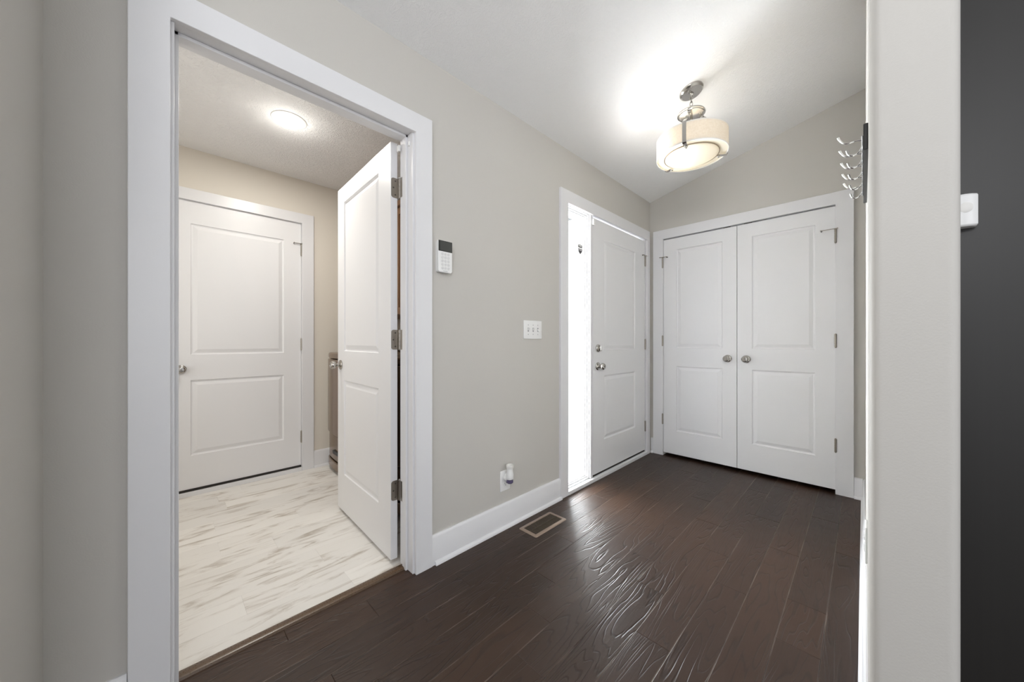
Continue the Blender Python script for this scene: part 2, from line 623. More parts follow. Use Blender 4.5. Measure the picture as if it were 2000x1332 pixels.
# ------------------------------------------------------------------ shell
def build_shell():
    # --- left wall with two openings
    bm = bmesh.new()
    T = 2.115
    for y0, y1, z0, z1 in ((-0.336, 0.012, 0, ZC), (0.012, 0.862, T, ZC), (0.862, 2.052, 0, ZC), (2.052, 3.362, T, ZC), (3.362, 3.575, 0, ZC)):
        box(bm, XJ, XL, y0, y1, z0, z1)
    struct(obj('wall_left', bm, 'wall'), 'long greige wall with the laundry doorway and the front door', 'wall')
    # --- closet wall
    bm = bmesh.new()
    prism(bm, [(XL, YF), (-1.380, YF), (-1.380, YF + .12), (XL, YF + .12)], 0, zceil)
    prism(bm, [(-1.380, YF), (-0.138, YF), (-0.138, YF + .12), (-1.380, YF + .12)], T, zceil)
    prism(bm, [(-0.138, YF), (0.132, YF), (0.132, YF + .12), (-0.138, YF + .12)], 0, zceil)
    struct(obj('wall_far', bm, 'wall'), 'greige end wall over and beside the white closet doors', 'wall')
    # closet interior
    bm = bmesh.new()
    box(bm, -1.507, -1.45, YF + .12, 4.2, 0, 2.45)
    box(bm, -0.07, 0.0, YF + .12, 4.2, 0, 2.45)
    box(bm, -1.45, -0.07, 4.14, 4.2, 0, 2.45)
    box(bm, -1.45, -0.07, YF + .12, 4.14, 2.39, 2.45)
    struct(obj('wall_closet', bm, 'wall'), 'dark closet interior behind the white double doors', 'wall')
    # --- right wall: bullnosed end towards the camera
    r = 0.019
    x0, x1, y0 = XR, 0.132, 1.07
    pts = [(x0, YF)]
    for k in range(9):
        a = pi + (pi / 2) * k / 8
        pts.append((x0 + r + r * cos(a), y0 + r + r * sin(a)))
    for k in range(9):
        a = 1.5 * pi + (pi / 2) * k / 8
        pts.append((x1 - r + r * cos(a), y0 + r + r * sin(a)))
    pts.append((x1, YF))
    bm = bmesh.new()
    prism(bm, pts, 0, zceil)
    struct(obj('wall_right', bm, 'wall', smooth=True), 'greige wall end with rounded corners close to the camera', 'wall')
    # --- wall stub on the near left
    bm = bmesh.new()
    prism(bm, [(XL, -0.336), (-1.10, -0.336), (-1.10, -0.216), (XL, -0.216)], 0, zceil)
    struct(obj('wall_near', bm, 'wall'), 'greige wall at the left edge, left of the laundry doorway', 'wall')
    # --- dark wall past the wall end
    bm = bmesh.new()
    prism(bm, [(0.132, 1.50), (1.6, 1.50), (1.6, 1.60), (0.132, 1.60)], 0, zceil)
    struct(obj('wall_dark', bm, 'dark_panel'), 'dark charcoal panelled surface at the right edge behind the wall end', 'wall')
    # --- laundry walls
    bm = bmesh.new()
    box(bm, XG - .12, XG, -0.72, 0.026, 0, ZC)
    box(bm, XG - .12, XG, 0.026, 0.862, 2.128, ZC)
    box(bm, XG - .12, XG, 0.862, 1.88, 0, ZC)
    box(bm, XG - .18, XG - .12, -0.72, 1.88, 0, ZC)  # added slab behind the door, keeps outside light out of its gaps
    struct(obj('wall_laundry_far', bm, 'laundry_wall'), 'beige laundry room wall around the white panel door', 'wall')
    bm = bmesh.new()
    box(bm, XG, XJ, 1.76, 1.88, 0, ZC)
    struct(obj('wall_laundry_back', bm, 'laundry_wall'), 'beige laundry wall behind the brown washer and cabinets', 'wall')
    bm = bmesh.new()
    box(bm, XG, XJ, -0.72, -0.60, 0, ZC)
    struct(obj('wall_laundry_near', bm, 'laundry_wall'), 'beige laundry wall out of sight left of the doorway', 'wall')
    bm = bmesh.new()
    box(bm, XJ - 0.0, XL, -0.72, -0.336, 0, ZC)
    struct(obj('wall_laundry_corner', bm, 'laundry_wall'), 'short wall closing the laundry room at its near corner', 'wall')
    # --- ceilings
    bm = bmesh.new()
    prism(bm, [(XL, -4.2), (4.2, -4.2), (4.2, 4.3), (XL, 4.3)], zceil, lambda x, y: zceil(x) + 0.12)
    struct(obj('ceiling', bm, 'ceiling'), 'sloping white textured hall ceiling', 'ceiling')
    bm = bmesh.new()
    box(bm, XG - .18, XL, -0.72, 1.88, ZC, ZC + .12)
    struct(obj('ceiling_laundry', bm, 'ceiling_laundry'), 'flat white stomped-texture laundry ceiling', 'ceiling')


def plank_floor(name, mat, xs, y0, y1, joints, lmin, lmax, gap, bev, ztop, thick, edge):
    bm = bmesh.new()
    for i in range(len(xs) - 1):
        a, b = xs[i], xs[i + 1]
        js = sorted(j for j in joints.get(i, []))
        ys = []
        if not js:
            y = y0 + random.uniform(0.2, lmax)
            while y < y1:
                ys.append(y); y += random.uniform(lmin, lmax)
        else:
            ys = js[:]
            y = js[0] - random.uniform(lmin, lmax)
            while y > y0:
                ys.insert(0, y); y -= random.uniform(lmin, lmax)
            y = js[-1] + random.uniform(lmin, lmax)
            while y < y1:
                ys.append(y); y += random.uniform(lmin, lmax)
        ys = [y0] + ys + [y1]
        for p, q in zip(ys, ys[1:]):
            if q - p < 0.02:
                continue
            g = gap / 2
            xa, xb, ya, yb = a + g, b - g, p + g, q - g
            lo = [bm.verts.new(c) for c in ((xa, ya, ztop - thick), (xb, ya, ztop - thick), (xb, yb, ztop - thick), (xa, yb, ztop - thick))]
            bz = ztop - bev * 0.45
            mi = [bm.verts.new(c) for c in ((xa, ya, bz), (xb, ya, bz), (xb, yb, bz), (xa, yb, bz))]
            to = [bm.verts.new(c) for c in ((xa + bev, ya + bev, ztop), (xb - bev, ya + bev, ztop), (xb - bev, yb - bev, ztop), (xa + bev, yb - bev, ztop))]
            bm.faces.new(to)
            bm.faces.new(lo[::-1])
            for k in range(4):
                k2 = (k + 1) % 4
                bm.faces.new((lo[k], lo[k2], mi[k2], mi[k]))
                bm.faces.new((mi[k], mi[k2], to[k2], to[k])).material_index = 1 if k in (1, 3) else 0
    box(bm, xs[0], xs[-1], y0, y1, ztop - thick - 0.02, ztop - thick)
    o = obj(name, bm, mat, recalc=False)
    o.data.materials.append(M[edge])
    return o


def build_floors():
    # seams read off the photograph: 127 mm planks running towards the closet
    xs = [-0.613 + 0.127 * k for k in range(-7, 40)]
    xs = [-1.598] + [x for x in xs if x > -1.57]
    J = {}

    def put(x, *ys):
        for i in range(len(xs) - 1):
            if xs[i] <= x < xs[i + 1]:
                J[i] = list(ys)
    put(-1.43, 0.62, 1.33, 2.55)
    put(-1.31, 0.985, 2.2)
    put(-1.18, 0.40, 1.597, 2.75)
    put(-1.06, 1.271, 2.42)
    put(-0.93, 0.2, 1.078, 2.02, 3.0)
    put(-0.80, 0.889, 1.75, 2.67)
    put(-0.68, 0.55, 1.55, 2.36)
    put(-0.55, 1.28, 2.05, 3.1)
    put(-0.42, 0.9, 1.80, 2.66)
    put(-0.30, 1.18, 2.31)
    put(-0.17, 1.617, 1.902, 2.9)
    put(-0.04, 1.4, 2.5)
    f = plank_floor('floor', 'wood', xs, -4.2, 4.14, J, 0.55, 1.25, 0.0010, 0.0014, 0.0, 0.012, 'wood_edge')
    struct(f, 'dark brown wood plank floor of the hall', 'floor')
    # laundry: 150 mm marble-look planks
    xs = [-1.598 - 0.0 - 0.15 * k for k in range(0, 12)]
    xs = sorted([-1.598, -1.61] + [-1.76 - 0.15 * k for k in range(0, 11)] + [-3.40])
    xs = [x for i, x in enumerate(xs) if i == 0 or x - xs[i - 1] > 0.02]
    xs = [-3.40] + [x for x in xs if -3.39 < x < -1.62] + [-1.600]
    J2 = {}
    for x, ys in ((-1.83, (0.247,)), (-1.98, (0.58,)), (-2.13, (0.05, 0.95)), (-2.28, (0.443,)), (-2.43, (0.22,)), (-2.58, (0.62,)), (-2.88, (0.85,)), (-1.70, (0.62,))):
        for i in range(len(xs) - 1):
            if xs[i] <= x < xs[i + 1]:
                J2[i] = list(ys)
    f = plank_floor('floor_laundry', 'tile', xs, -0.60, 1.76, J2, 0.6, 1.2, 0.0004, 0.0004, 0.0, 0.006, 'tile')
    struct(f, 'pale grey veined vinyl plank floor of the laundry room', 'floor')
    # wood strip between the two
    bm = bmesh.new()
    prof = [(-1.612, 0.0), (-1.610, 0.006), (-1.600, 0.010), (-1.580, 0.011), (-1.571, 0.008), (-1.568, 0.0)]
    poly_extrude(bm, [(x, 0.034, z) for x, z in prof], (0, 0.804, 0))
    struct(obj('trim_threshold', bm, 'threshold', smooth=True), 'brown wood strip between the dark planks and pale laundry floor', 'threshold')


def u_casing(bm, plane, f0, f1, a0, a1, b0, b1, zi, zo):
    """flat casing: plane 'x' or 'y'; face coordinates f0 (wall) and f1 (front); a0,a1 left leg; b0,b1 right leg"""
    out = [(a0, 0), (a0, zo), (b1, zo), (b1, 0), (b0, 0), (b0, zi), (a1, zi), (a1, 0)]
    if plane == 'x':
        poly_extrude(bm, [(f0, s, z) for s, z in out], (f1 - f0, 0, 0))
    else:
        poly_extrude(bm, [(s, f0, z) for s, z in out], (0, f1 - f0, 0))


def build_trim():
    t = 0.018
    # laundry doorway: casing both sides, jamb, stop
    bm = bmesh.new()
    u_casing(bm, 'x', XL, XL + t, -0.0675, 0.021, 0.851, 0.939, 2.090, 2.181)
    struct(obj('trim_1', bm, 'trim', bevel=0.002), 'white flat casing around the laundry doorway, hall side', 'door casing')
    bm = bmesh.new()
    for y0, y1, s0, s1 in ((0.012, 0.030, 0.030, 0.041), (0.843, 0.862, 0.832, 0.843)):
        box(bm, XJ, XL, y0, y1, 0, 2.115)
        box(bm, -1.590, -1.555, s0, s1, 0, 2.097)
    box(bm, XJ, XL, 0.030, 0.843, 2.097, 2.115)
    box(bm, -1.590, -1.555, 0.030, 0.843, 2.085, 2.097)
    struct(obj('trim_2', bm, 'trim', bevel=0.0015), 'white jamb lining of the laundry doorway with its stop strip', 'door jamb')
    bm = bmesh.new()
    u_casing(bm, 'x', XJ, XJ - 0.012, -0.0675, 0.021, 0.868, 0.95, 2.106, 2.181)
    struct(obj('trim_3', bm, 'trim', bevel=0.002), 'white casing on the laundry side of the doorway', 'door casing')
    # front door unit
    bm = bmesh.new()
    u_casing(bm, 'x', XL, XL + t, 1.971, 2.060, 3.357, 3.4145, 2.090, 2.181)
    struct(obj('trim_4', bm, 'trim', bevel=0.002), 'white flat casing around the front door and its sidelight', 'door casing')
    bm = bmesh.new()
    XO = XJ - 0.03
    box(bm, XO, XL - .001, 2.052, 2.066, 0, 2.115)      # left jamb
    box(bm, XO, XL - .001, 3.344, 3.362, 0, 2.115)      # right jamb
    box(bm, XO, XL - .001, 2.066, 3.344, 2.094, 2.115)  # head
    box(bm, XO, XL - .002, 2.378, 2.408, 0.030, 2.094)  # post between glass and door
    box(bm, XO, -1.556, 2.408, 2.420, 0.05, 2.094)      # stops behind the door
    box(bm, XO, -1.556, 3.332, 3.344, 0.05, 2.094)
    box(bm, XO, -1.556, 2.408, 3.344, 2.078, 2.094)
    struct(obj('trim_5', bm, 'trim', bevel=0.0015), 'white front door frame with the post beside the sidelight', 'door jamb')
    bm = bmesh.new()
    box(bm, XO, XL + 0.020, 2.062, 3.355, 0.0, 0.028)
    struct(obj('trim_6', bm, 'sill', bevel=0.003), 'white sill board under the front door and sidelight', 'door sill')
    bm = bmesh.new()
    box(bm, XO, XL - 0.004, 2.410, 3.342, 0.028, 0.042)
    struct(obj('trim_7', bm, 'dark_gap', bevel=0.002), 'dark weather strip under the white front door', 'weather strip')
    # closet
    bm = bmesh.new()
    u_casing(bm, 'y', YF, YF - t, -1.469, -1.3735, -0.1435, -0.0475, 2.090, 2.179)
    struct(obj('trim_8', bm, 'trim', bevel=0.002), 'white flat casing around the closet double doors', 'door casing')
    bm = bmesh.new()
    box(bm, -1.380, -1.3765, YF + .001, YF + .12, 0, 2.115)
    box(bm, -0.1415, -0.138, YF + .001, YF + .12, 0, 2.115)
    box(bm, -1.3765, -0.1415, YF + .001, YF + .12, 2.092, 2.115)
    box(bm, -1.3765, -0.1415, YF + .040, YF + .055, 2.074, 2.092)
    struct(obj('trim_9', bm, 'trim'), 'white jamb lining inside the closet opening', 'door jamb')
    # laundry far door
    bm = bmesh.new()
    u_casing(bm, 'x', XG, XG + t, -0.07, 0.030, 0.853, 0.943, 2.108, 2.190)
    struct(obj('trim_10', bm, 'trim', bevel=0.002), 'white casing around the panel door at the laundry far wall', 'door casing')
    bm = bmesh.new()
    box(bm, XG - .12, XG, 0.026, 0.032, 0, 2.128)
    box(bm, XG - .12, XG, 0.851, 0.862, 0, 2.128)
    box(bm, XG - .12, XG, 0.032, 0.851, 2.113, 2.128)
    box(bm, XG - .05, XG + .020, 0.032, 0.851, 0.0, 0.030)
    struct(obj('trim_11', bm, 'trim', bevel=0.0015), 'white jamb and sill of the laundry far door', 'door jamb')
    bm = bmesh.new()
    box(bm, XG - .05, XG + .004, 0.034, 0.849, 0.030, 0.044)
    struct(obj('trim_12', bm, 'dark_gap'), 'dark weather strip under the laundry far door', 'weather strip')


def base_profile(h=0.146, t=0.014):
    return [(0, 0), (t, 0), (t, h - 0.012), (t - 0.004, h - 0.004), (t - 0.008, h), (0, h)]


def shoe_profile(r=0.013, off=0.014):
    pts = [(off, 0), (off + r, 0)]
    for k in range(1, 6):
        a = (pi / 2) * k / 6
        pts.append((off + r * cos(a), 0.019 * sin(a)))
    pts.append((off, 0.019))
    return pts


def run_base(name, label, o, d, n, length, shoe0=0.0, shoe1=0.0, t=0.014, shoe_r=0.013):
    """skirting from point o along d for length; n points into the room"""
    o = Vector((*o, 0)); d = Vector((*d, 0)); n = Vector((*n, 0))
    bm = bmesh.new()
    poly_extrude(bm, [o + n * s + Vector((0, 0, z)) for s, z in base_profile(t=t)], d * length)
    poly_extrude(bm, [o + d * shoe0 + n * s + Vector((0, 0, z)) for s, z in shoe_profile(shoe_r, t)], d * (length - shoe0 - shoe1))
    struct(obj(name, bm, 'trim', smooth=True), label, 'baseboard')


def build_bases():
    run_base('baseboard_left', 'white baseboard between the laundry doorway and the front door', (XL, 0.940), (0, 1), (1, 0), 1.030, shoe0=0.016, shoe1=-0.008)
    run_base('baseboard_near', 'short white baseboard left of the laundry doorway', (XL, -0.200), (0, 1), (1, 0), 0.131)
    run_base('baseboard_stub', 'white baseboard along the wall at the left edge', (XL, -0.216), (1, 0), (0, 1), 0.40)
    run_base('baseboard_right', 'white baseboard along the right wall beside the closet', (XR, 1.09), (0, 1), (-1, 0), YF - 1.09, t=0.012, shoe_r=0.010)
    run_base('baseboard_far', 'stub of white baseboard right of the closet casing', (-0.047, YF), (1, 0), (0, -1), 0.043)
    run_base('baseboard_corner', 'stub of white baseboard in the corner by the front door', (XL + .014, YF), (1, 0), (0, -1), 0.0235)
    run_base('baseboard_laundry', 'white baseboard between the laundry door casing and the washer', (XG, 0.944), (0, 1), (1, 0), 0.81)


build_shell()
build_floors()
build_trim()
build_bases()


# ------------------------------------------------------------------ doors
RING = [(0.0, 0.0), (0.004, 0.0065), (0.010, 0.0085), (0.014, 0.0085), (0.034, 0.0025), (0.037, 0.0015)]


def door_leaf(W, H, T, px0, px1, panels):
    """two-panel moulded door: local x across, y thickness (front at 0 facing -y), z up"""
    bm = bmesh.new()
    zs = [0.0]
    for a, b in panels:
        zs += [a, b]
    zs.append(H)
    xs = [0.0, px0, px1, W]
    for face, sgn in ((0.0, 1), (T, -1)):
        g = {}
        for i, x in enumerate(xs):
            for j, z in enumerate(zs):
                g[i, j] = bm.verts.new((x, face, z))
        for i in range(3):
            for j in range(len(zs) - 1):
                if i == 1 and j % 2 == 1:
                    prev = [g[i, j], g[i + 1, j], g[i + 1, j + 1], g[i, j + 1]]
                    for off, dep in RING[1:]:
                        x0, x1, z0, z1 = xs[i] + off, xs[i + 1] - off, zs[j] + off, zs[j + 1] - off
                        y = face + sgn * dep
                        cur = [bm.verts.new(c) for c in ((x0, y, z0), (x1, y, z0), (x1, y, z1), (x0, y, z1))]
                        for k in range(4):
                            bm.faces.new((prev[k], prev[(k + 1) % 4], cur[(k + 1) % 4], cur[k]))
                        prev = cur
                    bm.faces.new(prev)
                else:
                    bm.faces.new((g[i, j], g[i + 1, j], g[i + 1, j + 1], g[i, j + 1]))
        if face == 0.0:
            gf = g
        else:
            gb = g
    n = len(zs) - 1
    for i in range(3):
        bm.faces.new((gf[i, 0], gf[i + 1, 0], gb[i + 1, 0], gb[i, 0]))
        bm.faces.new((gf[i, n], gf[i + 1, n], gb[i + 1, n], gb[i, n]))
    for j in range(n):
        bm.faces.new((gf[0, j], gf[0, j + 1], gb[0, j + 1], gb[0, j]))
        bm.faces.new((gf[3, j], gf[3, j + 1], gb[3, j + 1], gb[3, j]))
    return bm


KNOB = [(0.0, 0.0), (0.031, 0.0), (0.032, 0.003), (0.030, 0.007), (0.024, 0.010), (0.014, 0.012), (0.0105, 0.016), (0.0105, 0.026),
        (0.014, 0.031), (0.022, 0.036), (0.0265, 0.043), (0.027, 0.050), (0.025, 0.057), (0.020, 0.0615), (0.017, 0.0625), (0.0165, 0.061), (0.010, 0.0615), (0.0, 0.062)]


def knob(parent, x, z, y=0.0, dirn=-1, mat='nickel', keyed=False):
    bm = bmesh.new()
    lathe(bm, KNOB, (x, y, z), (0, dirn, 0), 36)
    k = obj('knob', bm, mat, parent, smooth=True)
    if keyed:
        bm = bmesh.new()
        rbox(bm, x - 0.002, x + 0.002, y + dirn * 0.064 - 0.001, y + dirn * 0.064 + 0.001, z - 0.006, z + 0.006, 0.0006)
        obj('turn_button', bm, 'screw', k)
    return k


def knuckle_bm(x, y, z, h=0.095, r=0.0068):
    bm = bmesh.new()
    prof = [(0, -0.004), (0.004, -0.004), (r - 0.001, 0)]
    n = 5
    for i in range(n):
        a, b = h * i / n, h * (i + 1) / n
        prof += [(r, a + 0.0008), (r, b - 0.0008), (r - 0.0012, b)]
    prof += [(0.0045, h + 0.003), (0.003, h + 0.005), (0, h + 0.006)]
    lathe(bm, prof, (x, y, z), (0, 0, 1), 18)
    return bm


def hinge(parent, x, zc, y=-0.0055, stop=None, mat='hinge'):
    """closed-door hinge: only the knuckle shows; stop = (length towards the door, length towards the jamb, side)"""
    bm = knuckle_bm(x, y, zc - 0.0475)
    s = 1 if x > 0.2 else -1
    # slivers of the two leaves running back into the gap
    box(bm, x - 0.0045, x + 0.0045, y, y + 0.008, zc - 0.0465, zc + 0.0465)
    h = obj('hinge', bm, mat, parent, smooth=True)
    if stop:
        ld, lj = stop
        d = -s
        zt = zc + 0.052
        bm = bmesh.new()
        lathe(bm, [(0, 0), (0.0085, 0), (0.0085, 0.007), (0, 0.007)], (x, y, zt - 0.003), (0, 0, 1), 18)
        rbox(bm, min(x, x + d * ld), max(x, x + d * ld), y - 0.010, y - 0.004, zt - 0.002, zt + 0.003, 0.001)
        rbox(bm, min(x, x - d * lj), max(x, x - d * lj), y - 0.012, y - 0.006, zt - 0.002, zt + 0.003, 0.001)
        cyl(bm, (x + d * ld * 0.92, y - 0.014, zt), (x + d * ld * 0.92, y + 0.0, zt), 0.0042, 12)
        cyl(bm, (x - d * lj * 0.85, y - 0.016, zt), (x - d * lj * 0.85, y - 0.012 + 0.005, zt), 0.0042, 12)
        st = obj('hinge_pin_stop', bm, 'hinge', h, smooth=True)
        bm = bmesh.new()
        cyl(bm, (x + d * ld * 0.92, y + 0.0, zt), (x + d * ld * 0.92, 0.0, zt), 0.005, 12)
        obj('rubber_tip', bm, 'black', h, smooth=True)
    return h


def build_doors():
    # --- open laundry door
    A = Vector((-1.650, 0.803)); B = Vector((-2.450, 0.826))
    dv = (A - B).normalized()
    W = 0.800
    bm = door_leaf(W, 2.070, 0.035, 0.120, W - 0.147, [(0.235, 0.835), (1.020, 1.965)])
    d = obj('door_1', bm, 'door', bevel=0.0012)
    d.location = (B.x, B.y, 0.021)
    d.rotation_euler = (0, 0, math.atan2(dv.y, dv.x))
    struct(d, 'white two-panel laundry door standing open into the room', 'door')
    knob(d, 0.060, 0.930)
    knob(d, 0.060, 0.930, 0.035, 1)
    bm = bmesh.new()
    rbox(bm, -0.0012, 0.001, 0.006, 0.029, 0.90, 0.96, 0.0005)
    obj('latch_plate', bm, 'nickel', d)
    for zc in (1.845, 1.090, 0.340):
        # leaf plate on the door edge, knuckle, and plate on the jamb
        bm = bmesh.new()
        hh, ww, r = 0.049, 0.0335, 0.012
        out = []
        y1 = 0.0355
        y0 = y1 - ww
        for cy, cz, a0 in ((y0 + r, zc - hh + r, 180), (y0 + r, zc + hh - r, 90)):
            arc = [(cy + r * cos(R(a0 + 90 * k / 6)), cz + r * sin(R(a0 + 90 * k / 6))) for k in range(7)]
            out.append(arc)
        outline = [(y1, zc - hh)] + [(y1, zc + hh)] + out[1] + out[0]
        poly_extrude(bm, [(W + 0.0002, y, z) for y, z in outline], (0.0022, 0, 0))
        px, py = W + 0.0085, 0.0425
        k = knuckle_bm(px, py, zc - 0.049, 0.098)
        merge(bm, k)
        # jamb plate (on the jamb face, facing the opening)
        poly_extrude(bm, [(px + 0.002, py - 0.0015, zc - hh), (px + 0.002, py - 0.0015, zc + hh), (px + 0.0365, py - 0.0025, zc + hh), (px + 0.0365, py - 0.0025, zc - hh)], (0, 0.0016, 0))
        h = obj('hinge', bm, 'hinge', d, smooth=True)
        for yy, zz in ((y0 + 0.021, zc + 0.034), (y0 + 0.011, zc), (y0 + 0.021, zc - 0.034)):
            bm = bmesh.new()
            lathe(bm, [(0, 0), (0.0042, 0), (0.0036, 0.0008), (0, 0.0004)], (W + 0.0024, yy, zz), (1, 0, 0), 14)
            obj('screw', bm, 'screw', h)
        if zc > 1.8:
            bm = bmesh.new()
            lathe(bm, [(0, 0), (0.0085, 0), (0.0085, 0.008), (0, 0.008)], (px, py, zc + 0.047), (0, 0, 1), 18)
            cyl(bm, (px, py, zc + 0.051), (px - 0.045, py + 0.018, zc + 0.051), 0.004, 10)
            obj('hinge_pin_stop', bm, 'nickel', h, smooth=True)

    # --- front door
    W = 0.926
    bm = door_leaf(W, 2.034, 0.044, 0.170, W - 0.200, [(0.252, 0.775), (0.985, 1.890)])
    d = obj('door_2', bm, 'door', bevel=0.0012)
    d.location = (XL - 0.003, 2.4125, 0.044)
    d.rotation_euler = (0, 0, R(90))
    struct(d, 'white two-panel front door beside the narrow sidelight', 'door')
    knob(d, 0.070, 0.858, keyed=True)
    bm = bmesh.new()
    lathe(bm, [(0, 0), (0.031, 0), (0.0315, 0.006), (0.029, 0.014), (0.025, 0.017), (0, 0.0175)], (0.070, 0, 1.002), (0, -1, 0), 32)
    db = obj('deadbolt', bm, 'nickel', d, smooth=True)
    bm = bmesh.new()
    rbox(bm, 0.066, 0.074, -0.036, -0.017, 0.980, 1.024, 0.003)
    obj('thumb_turn', bm, 'nickel', db, smooth=True)
    for zc, st in ((1.838, (0.055, 0.030)), (1.028, None), (0.231, None)):
        hinge(d, W + 0.002, zc, stop=st)

    # --- closet doors
    for name, x0, flip, label in (('door_3', -1.3735, False, 'left leaf of the white closet double doors'),
                                  ('door_4', -0.7565, True, 'right leaf of the white closet double doors')):
        W = 0.613
        pa, pb = (0.119, W - 0.108) if not flip else (0.105, W - 0.111)
        bm = door_leaf(W, 2.054, 0.035, pa, pb, [(0.222, 0.838), (1.012, 1.943)])
        d = obj(name, bm, 'door', bevel=0.0012)
        d.location = (x0, YF + 0.001, 0.028)
        struct(d, label, 'door')
        knob(d, 0.065 if flip else W - 0.067, 0.925)
        xe = W + 0.0015 if flip else -0.0015
        for zc, st in ((1.832, (0.085 if flip else 0.040, 0.012 if flip else 0.026)), (1.078, None), (0.324, None)):
            hinge(d, xe, zc, y=-0.0195 - 0.0015, stop=st)
        bm = bmesh.new()
        xb = 0.075 if flip else W - 0.075
        rbox(bm, xb - 0.028, xb + 0.028, 0.001, 0.034, 2.0545, 2.0605, 0.001)
        obj('ball_catch', bm, 'screw', d)

    # --- laundry far door
    W = 0.813
    bm = door_leaf(W, 2.064, 0.044, 0.115, W - 0.124, [(0.238, 0.778), (0.960, 1.900)])
    d = obj('door_5', bm, 'door', bevel=0.0012)
    d.location = (XG - 0.002, 0.0355, 0.046)
    d.rotation_euler = (0, 0, R(90))
    struct(d, 'white two-panel door on the laundry far wall, seen through the doorway', 'door')
    knob(d, 0.064, 0.857, keyed=True)
    for zc, st in ((1.835, (0.060, 0.0)), (1.030, None), (0.242, None)):
        hinge(d, W + 0.0015, zc, stop=st)


build_doors()


# ------------------------------------------------------------------ sidelight and porch
def build_sidelight():
    # sash recessed in the frame
    x1 = XL - 0.014
    bm = bmesh.new()
    y0, y1, z0, z1 = 2.0665, 2.3775, 0.0285, 2.0935

    def ring(bm, xa, xb, o, w):
        box(bm, xb, xa, y0 + o, y1 - o, z1 - o - w, z1 - o)
        box(bm, xb, xa, y0 + o, y1 - o, z0 + o, z0 + o + w * 1.25)
        box(bm, xb, xa, y0 + o, y0 + o + w, z0 + o + w * 1.25, z1 - o - w)
        box(bm, xb, xa, y1 - o - w, y1 - o, z0 + o + w * 1.25, z1 - o - w)
    ring(bm, x1, XJ - 0.02, 0.0, 0.006)
    ring(bm, x1 - 0.016, XJ - 0.015, 0.006, 0.007)
    ring(bm, x1 - 0.030, XJ - 0.010, 0.013, 0.006)
    w = obj('window_1', bm, 'trim', bevel=0.0012)
    struct(w, 'tall narrow sidelight window left of the front door', 'window')
    bm = bmesh.new()
    box(bm, x1 - 0.047, x1 - 0.043, y0 + 0.015, y1 - 0.015, z0 + 0.016, z1 - 0.016)
    obj('pane', bm, 'glass', w)
    # shield sticker on the glass
    xs = x1 - 0.0425
    bm = bmesh.new()
    yc, zc, hw = 2.315, 1.822, 0.029
    pts = [(-1, 0.85), (-0.5, 0.98), (0, 1.06), (0.5, 0.98), (1, 0.85), (1, -0.1), (0.9, -0.45), (0.6, -0.8), (0.0, -1.12), (-0.6, -0.8), (-0.9, -0.45), (-1, -0.1)]
    poly_extrude(bm, [(xs, yc + p * hw, zc + q * 0.037) for p, q in pts], (0.0006, 0, 0))
    s = obj('shield_sticker', bm, 'black')
    tag(s, 'small dark shield sticker on the sidelight glass', 'sticker')
    bm = bmesh.new()
    for (za, zb, wa) in ((0.80, 0.92, 0.7), (0.05, 0.27, 0.86)):
        poly_extrude(bm, [(xs + 0.0006, yc - hw * wa, zc + za * .037), (xs + 0.0006, yc + hw * wa, zc + za * .037),
                          (xs + 0.0006, yc + hw * wa, zc + zb * .037), (xs + 0.0006, yc - hw * wa, zc + zb * .037)], (0.0003, 0, 0))
    for k, z in enumerate((0.52, -0.28)):
        for j in range(5):
            ya = yc + hw * (-0.62 + 0.27 * j)
            poly_extrude(bm, [(xs + 0.0006, ya, zc + z * .037), (xs + 0.0006, ya + 0.0045, zc + z * .037), (xs + 0.0006, ya + 0.0045, zc + (z + .16) * .037), (xs + 0.0006, ya, zc + (z + .16) * .037)], (0.0003, 0, 0))
    obj('print', bm, 'plastic', s)


def build_porch():
    bm = bmesh.new()
    box(bm, -4.4, XJ - 0.03, 1.88, 6.0, -0.16, -0.02)
    struct(obj('floor_porch', bm, 'concrete'), 'pale concrete porch beyond the sidelight', 'porch floor')
    # lap siding on the garage side wall
    bm = bmesh.new()
    for k in range(29):
        z = -0.02 + 0.1016 * k
        poly_extrude(bm, [(-3.10, 1.9, z), (-2.985, 1.9, z), (-2.998, 1.9, z + 0.1016), (-3.10, 1.9, z + 0.1016)], (0, 2.2, 0))
    struct(obj('wall_siding', bm, 'siding'), 'white lap siding seen at the edge of the sidelight', 'wall')
    bm = bmesh.new()
    box(bm, -3.4, -1.63, 4.30, 4.40, -0.02, 2.75)
    for x in (-2.96, -2.90, -2.70, -2.50):
        box(bm, x, x + 0.012, 4.292, 4.30, -0.02, 2.75)
    struct(obj('wall_porch', bm, 'siding'), 'bright white panelled porch wall behind the sidelight glass', 'wall')
    bm = bmesh.new()
    box(bm, -3.05, -2.86, 4.08, 4.27, -0.02, 2.75)
    struct(obj('trim_porch', bm, 'siding', bevel=0.006), 'white porch post beyond the sidelight', 'post')
    bm = bmesh.new()
    box(bm, -3.10, -1.63, 3.95, 4.30, 2.60, 2.75)
    struct(obj('trim_fascia', bm, 'siding'), 'white beam across the top of the porch', 'beam')


build_sidelight()
build_porch()


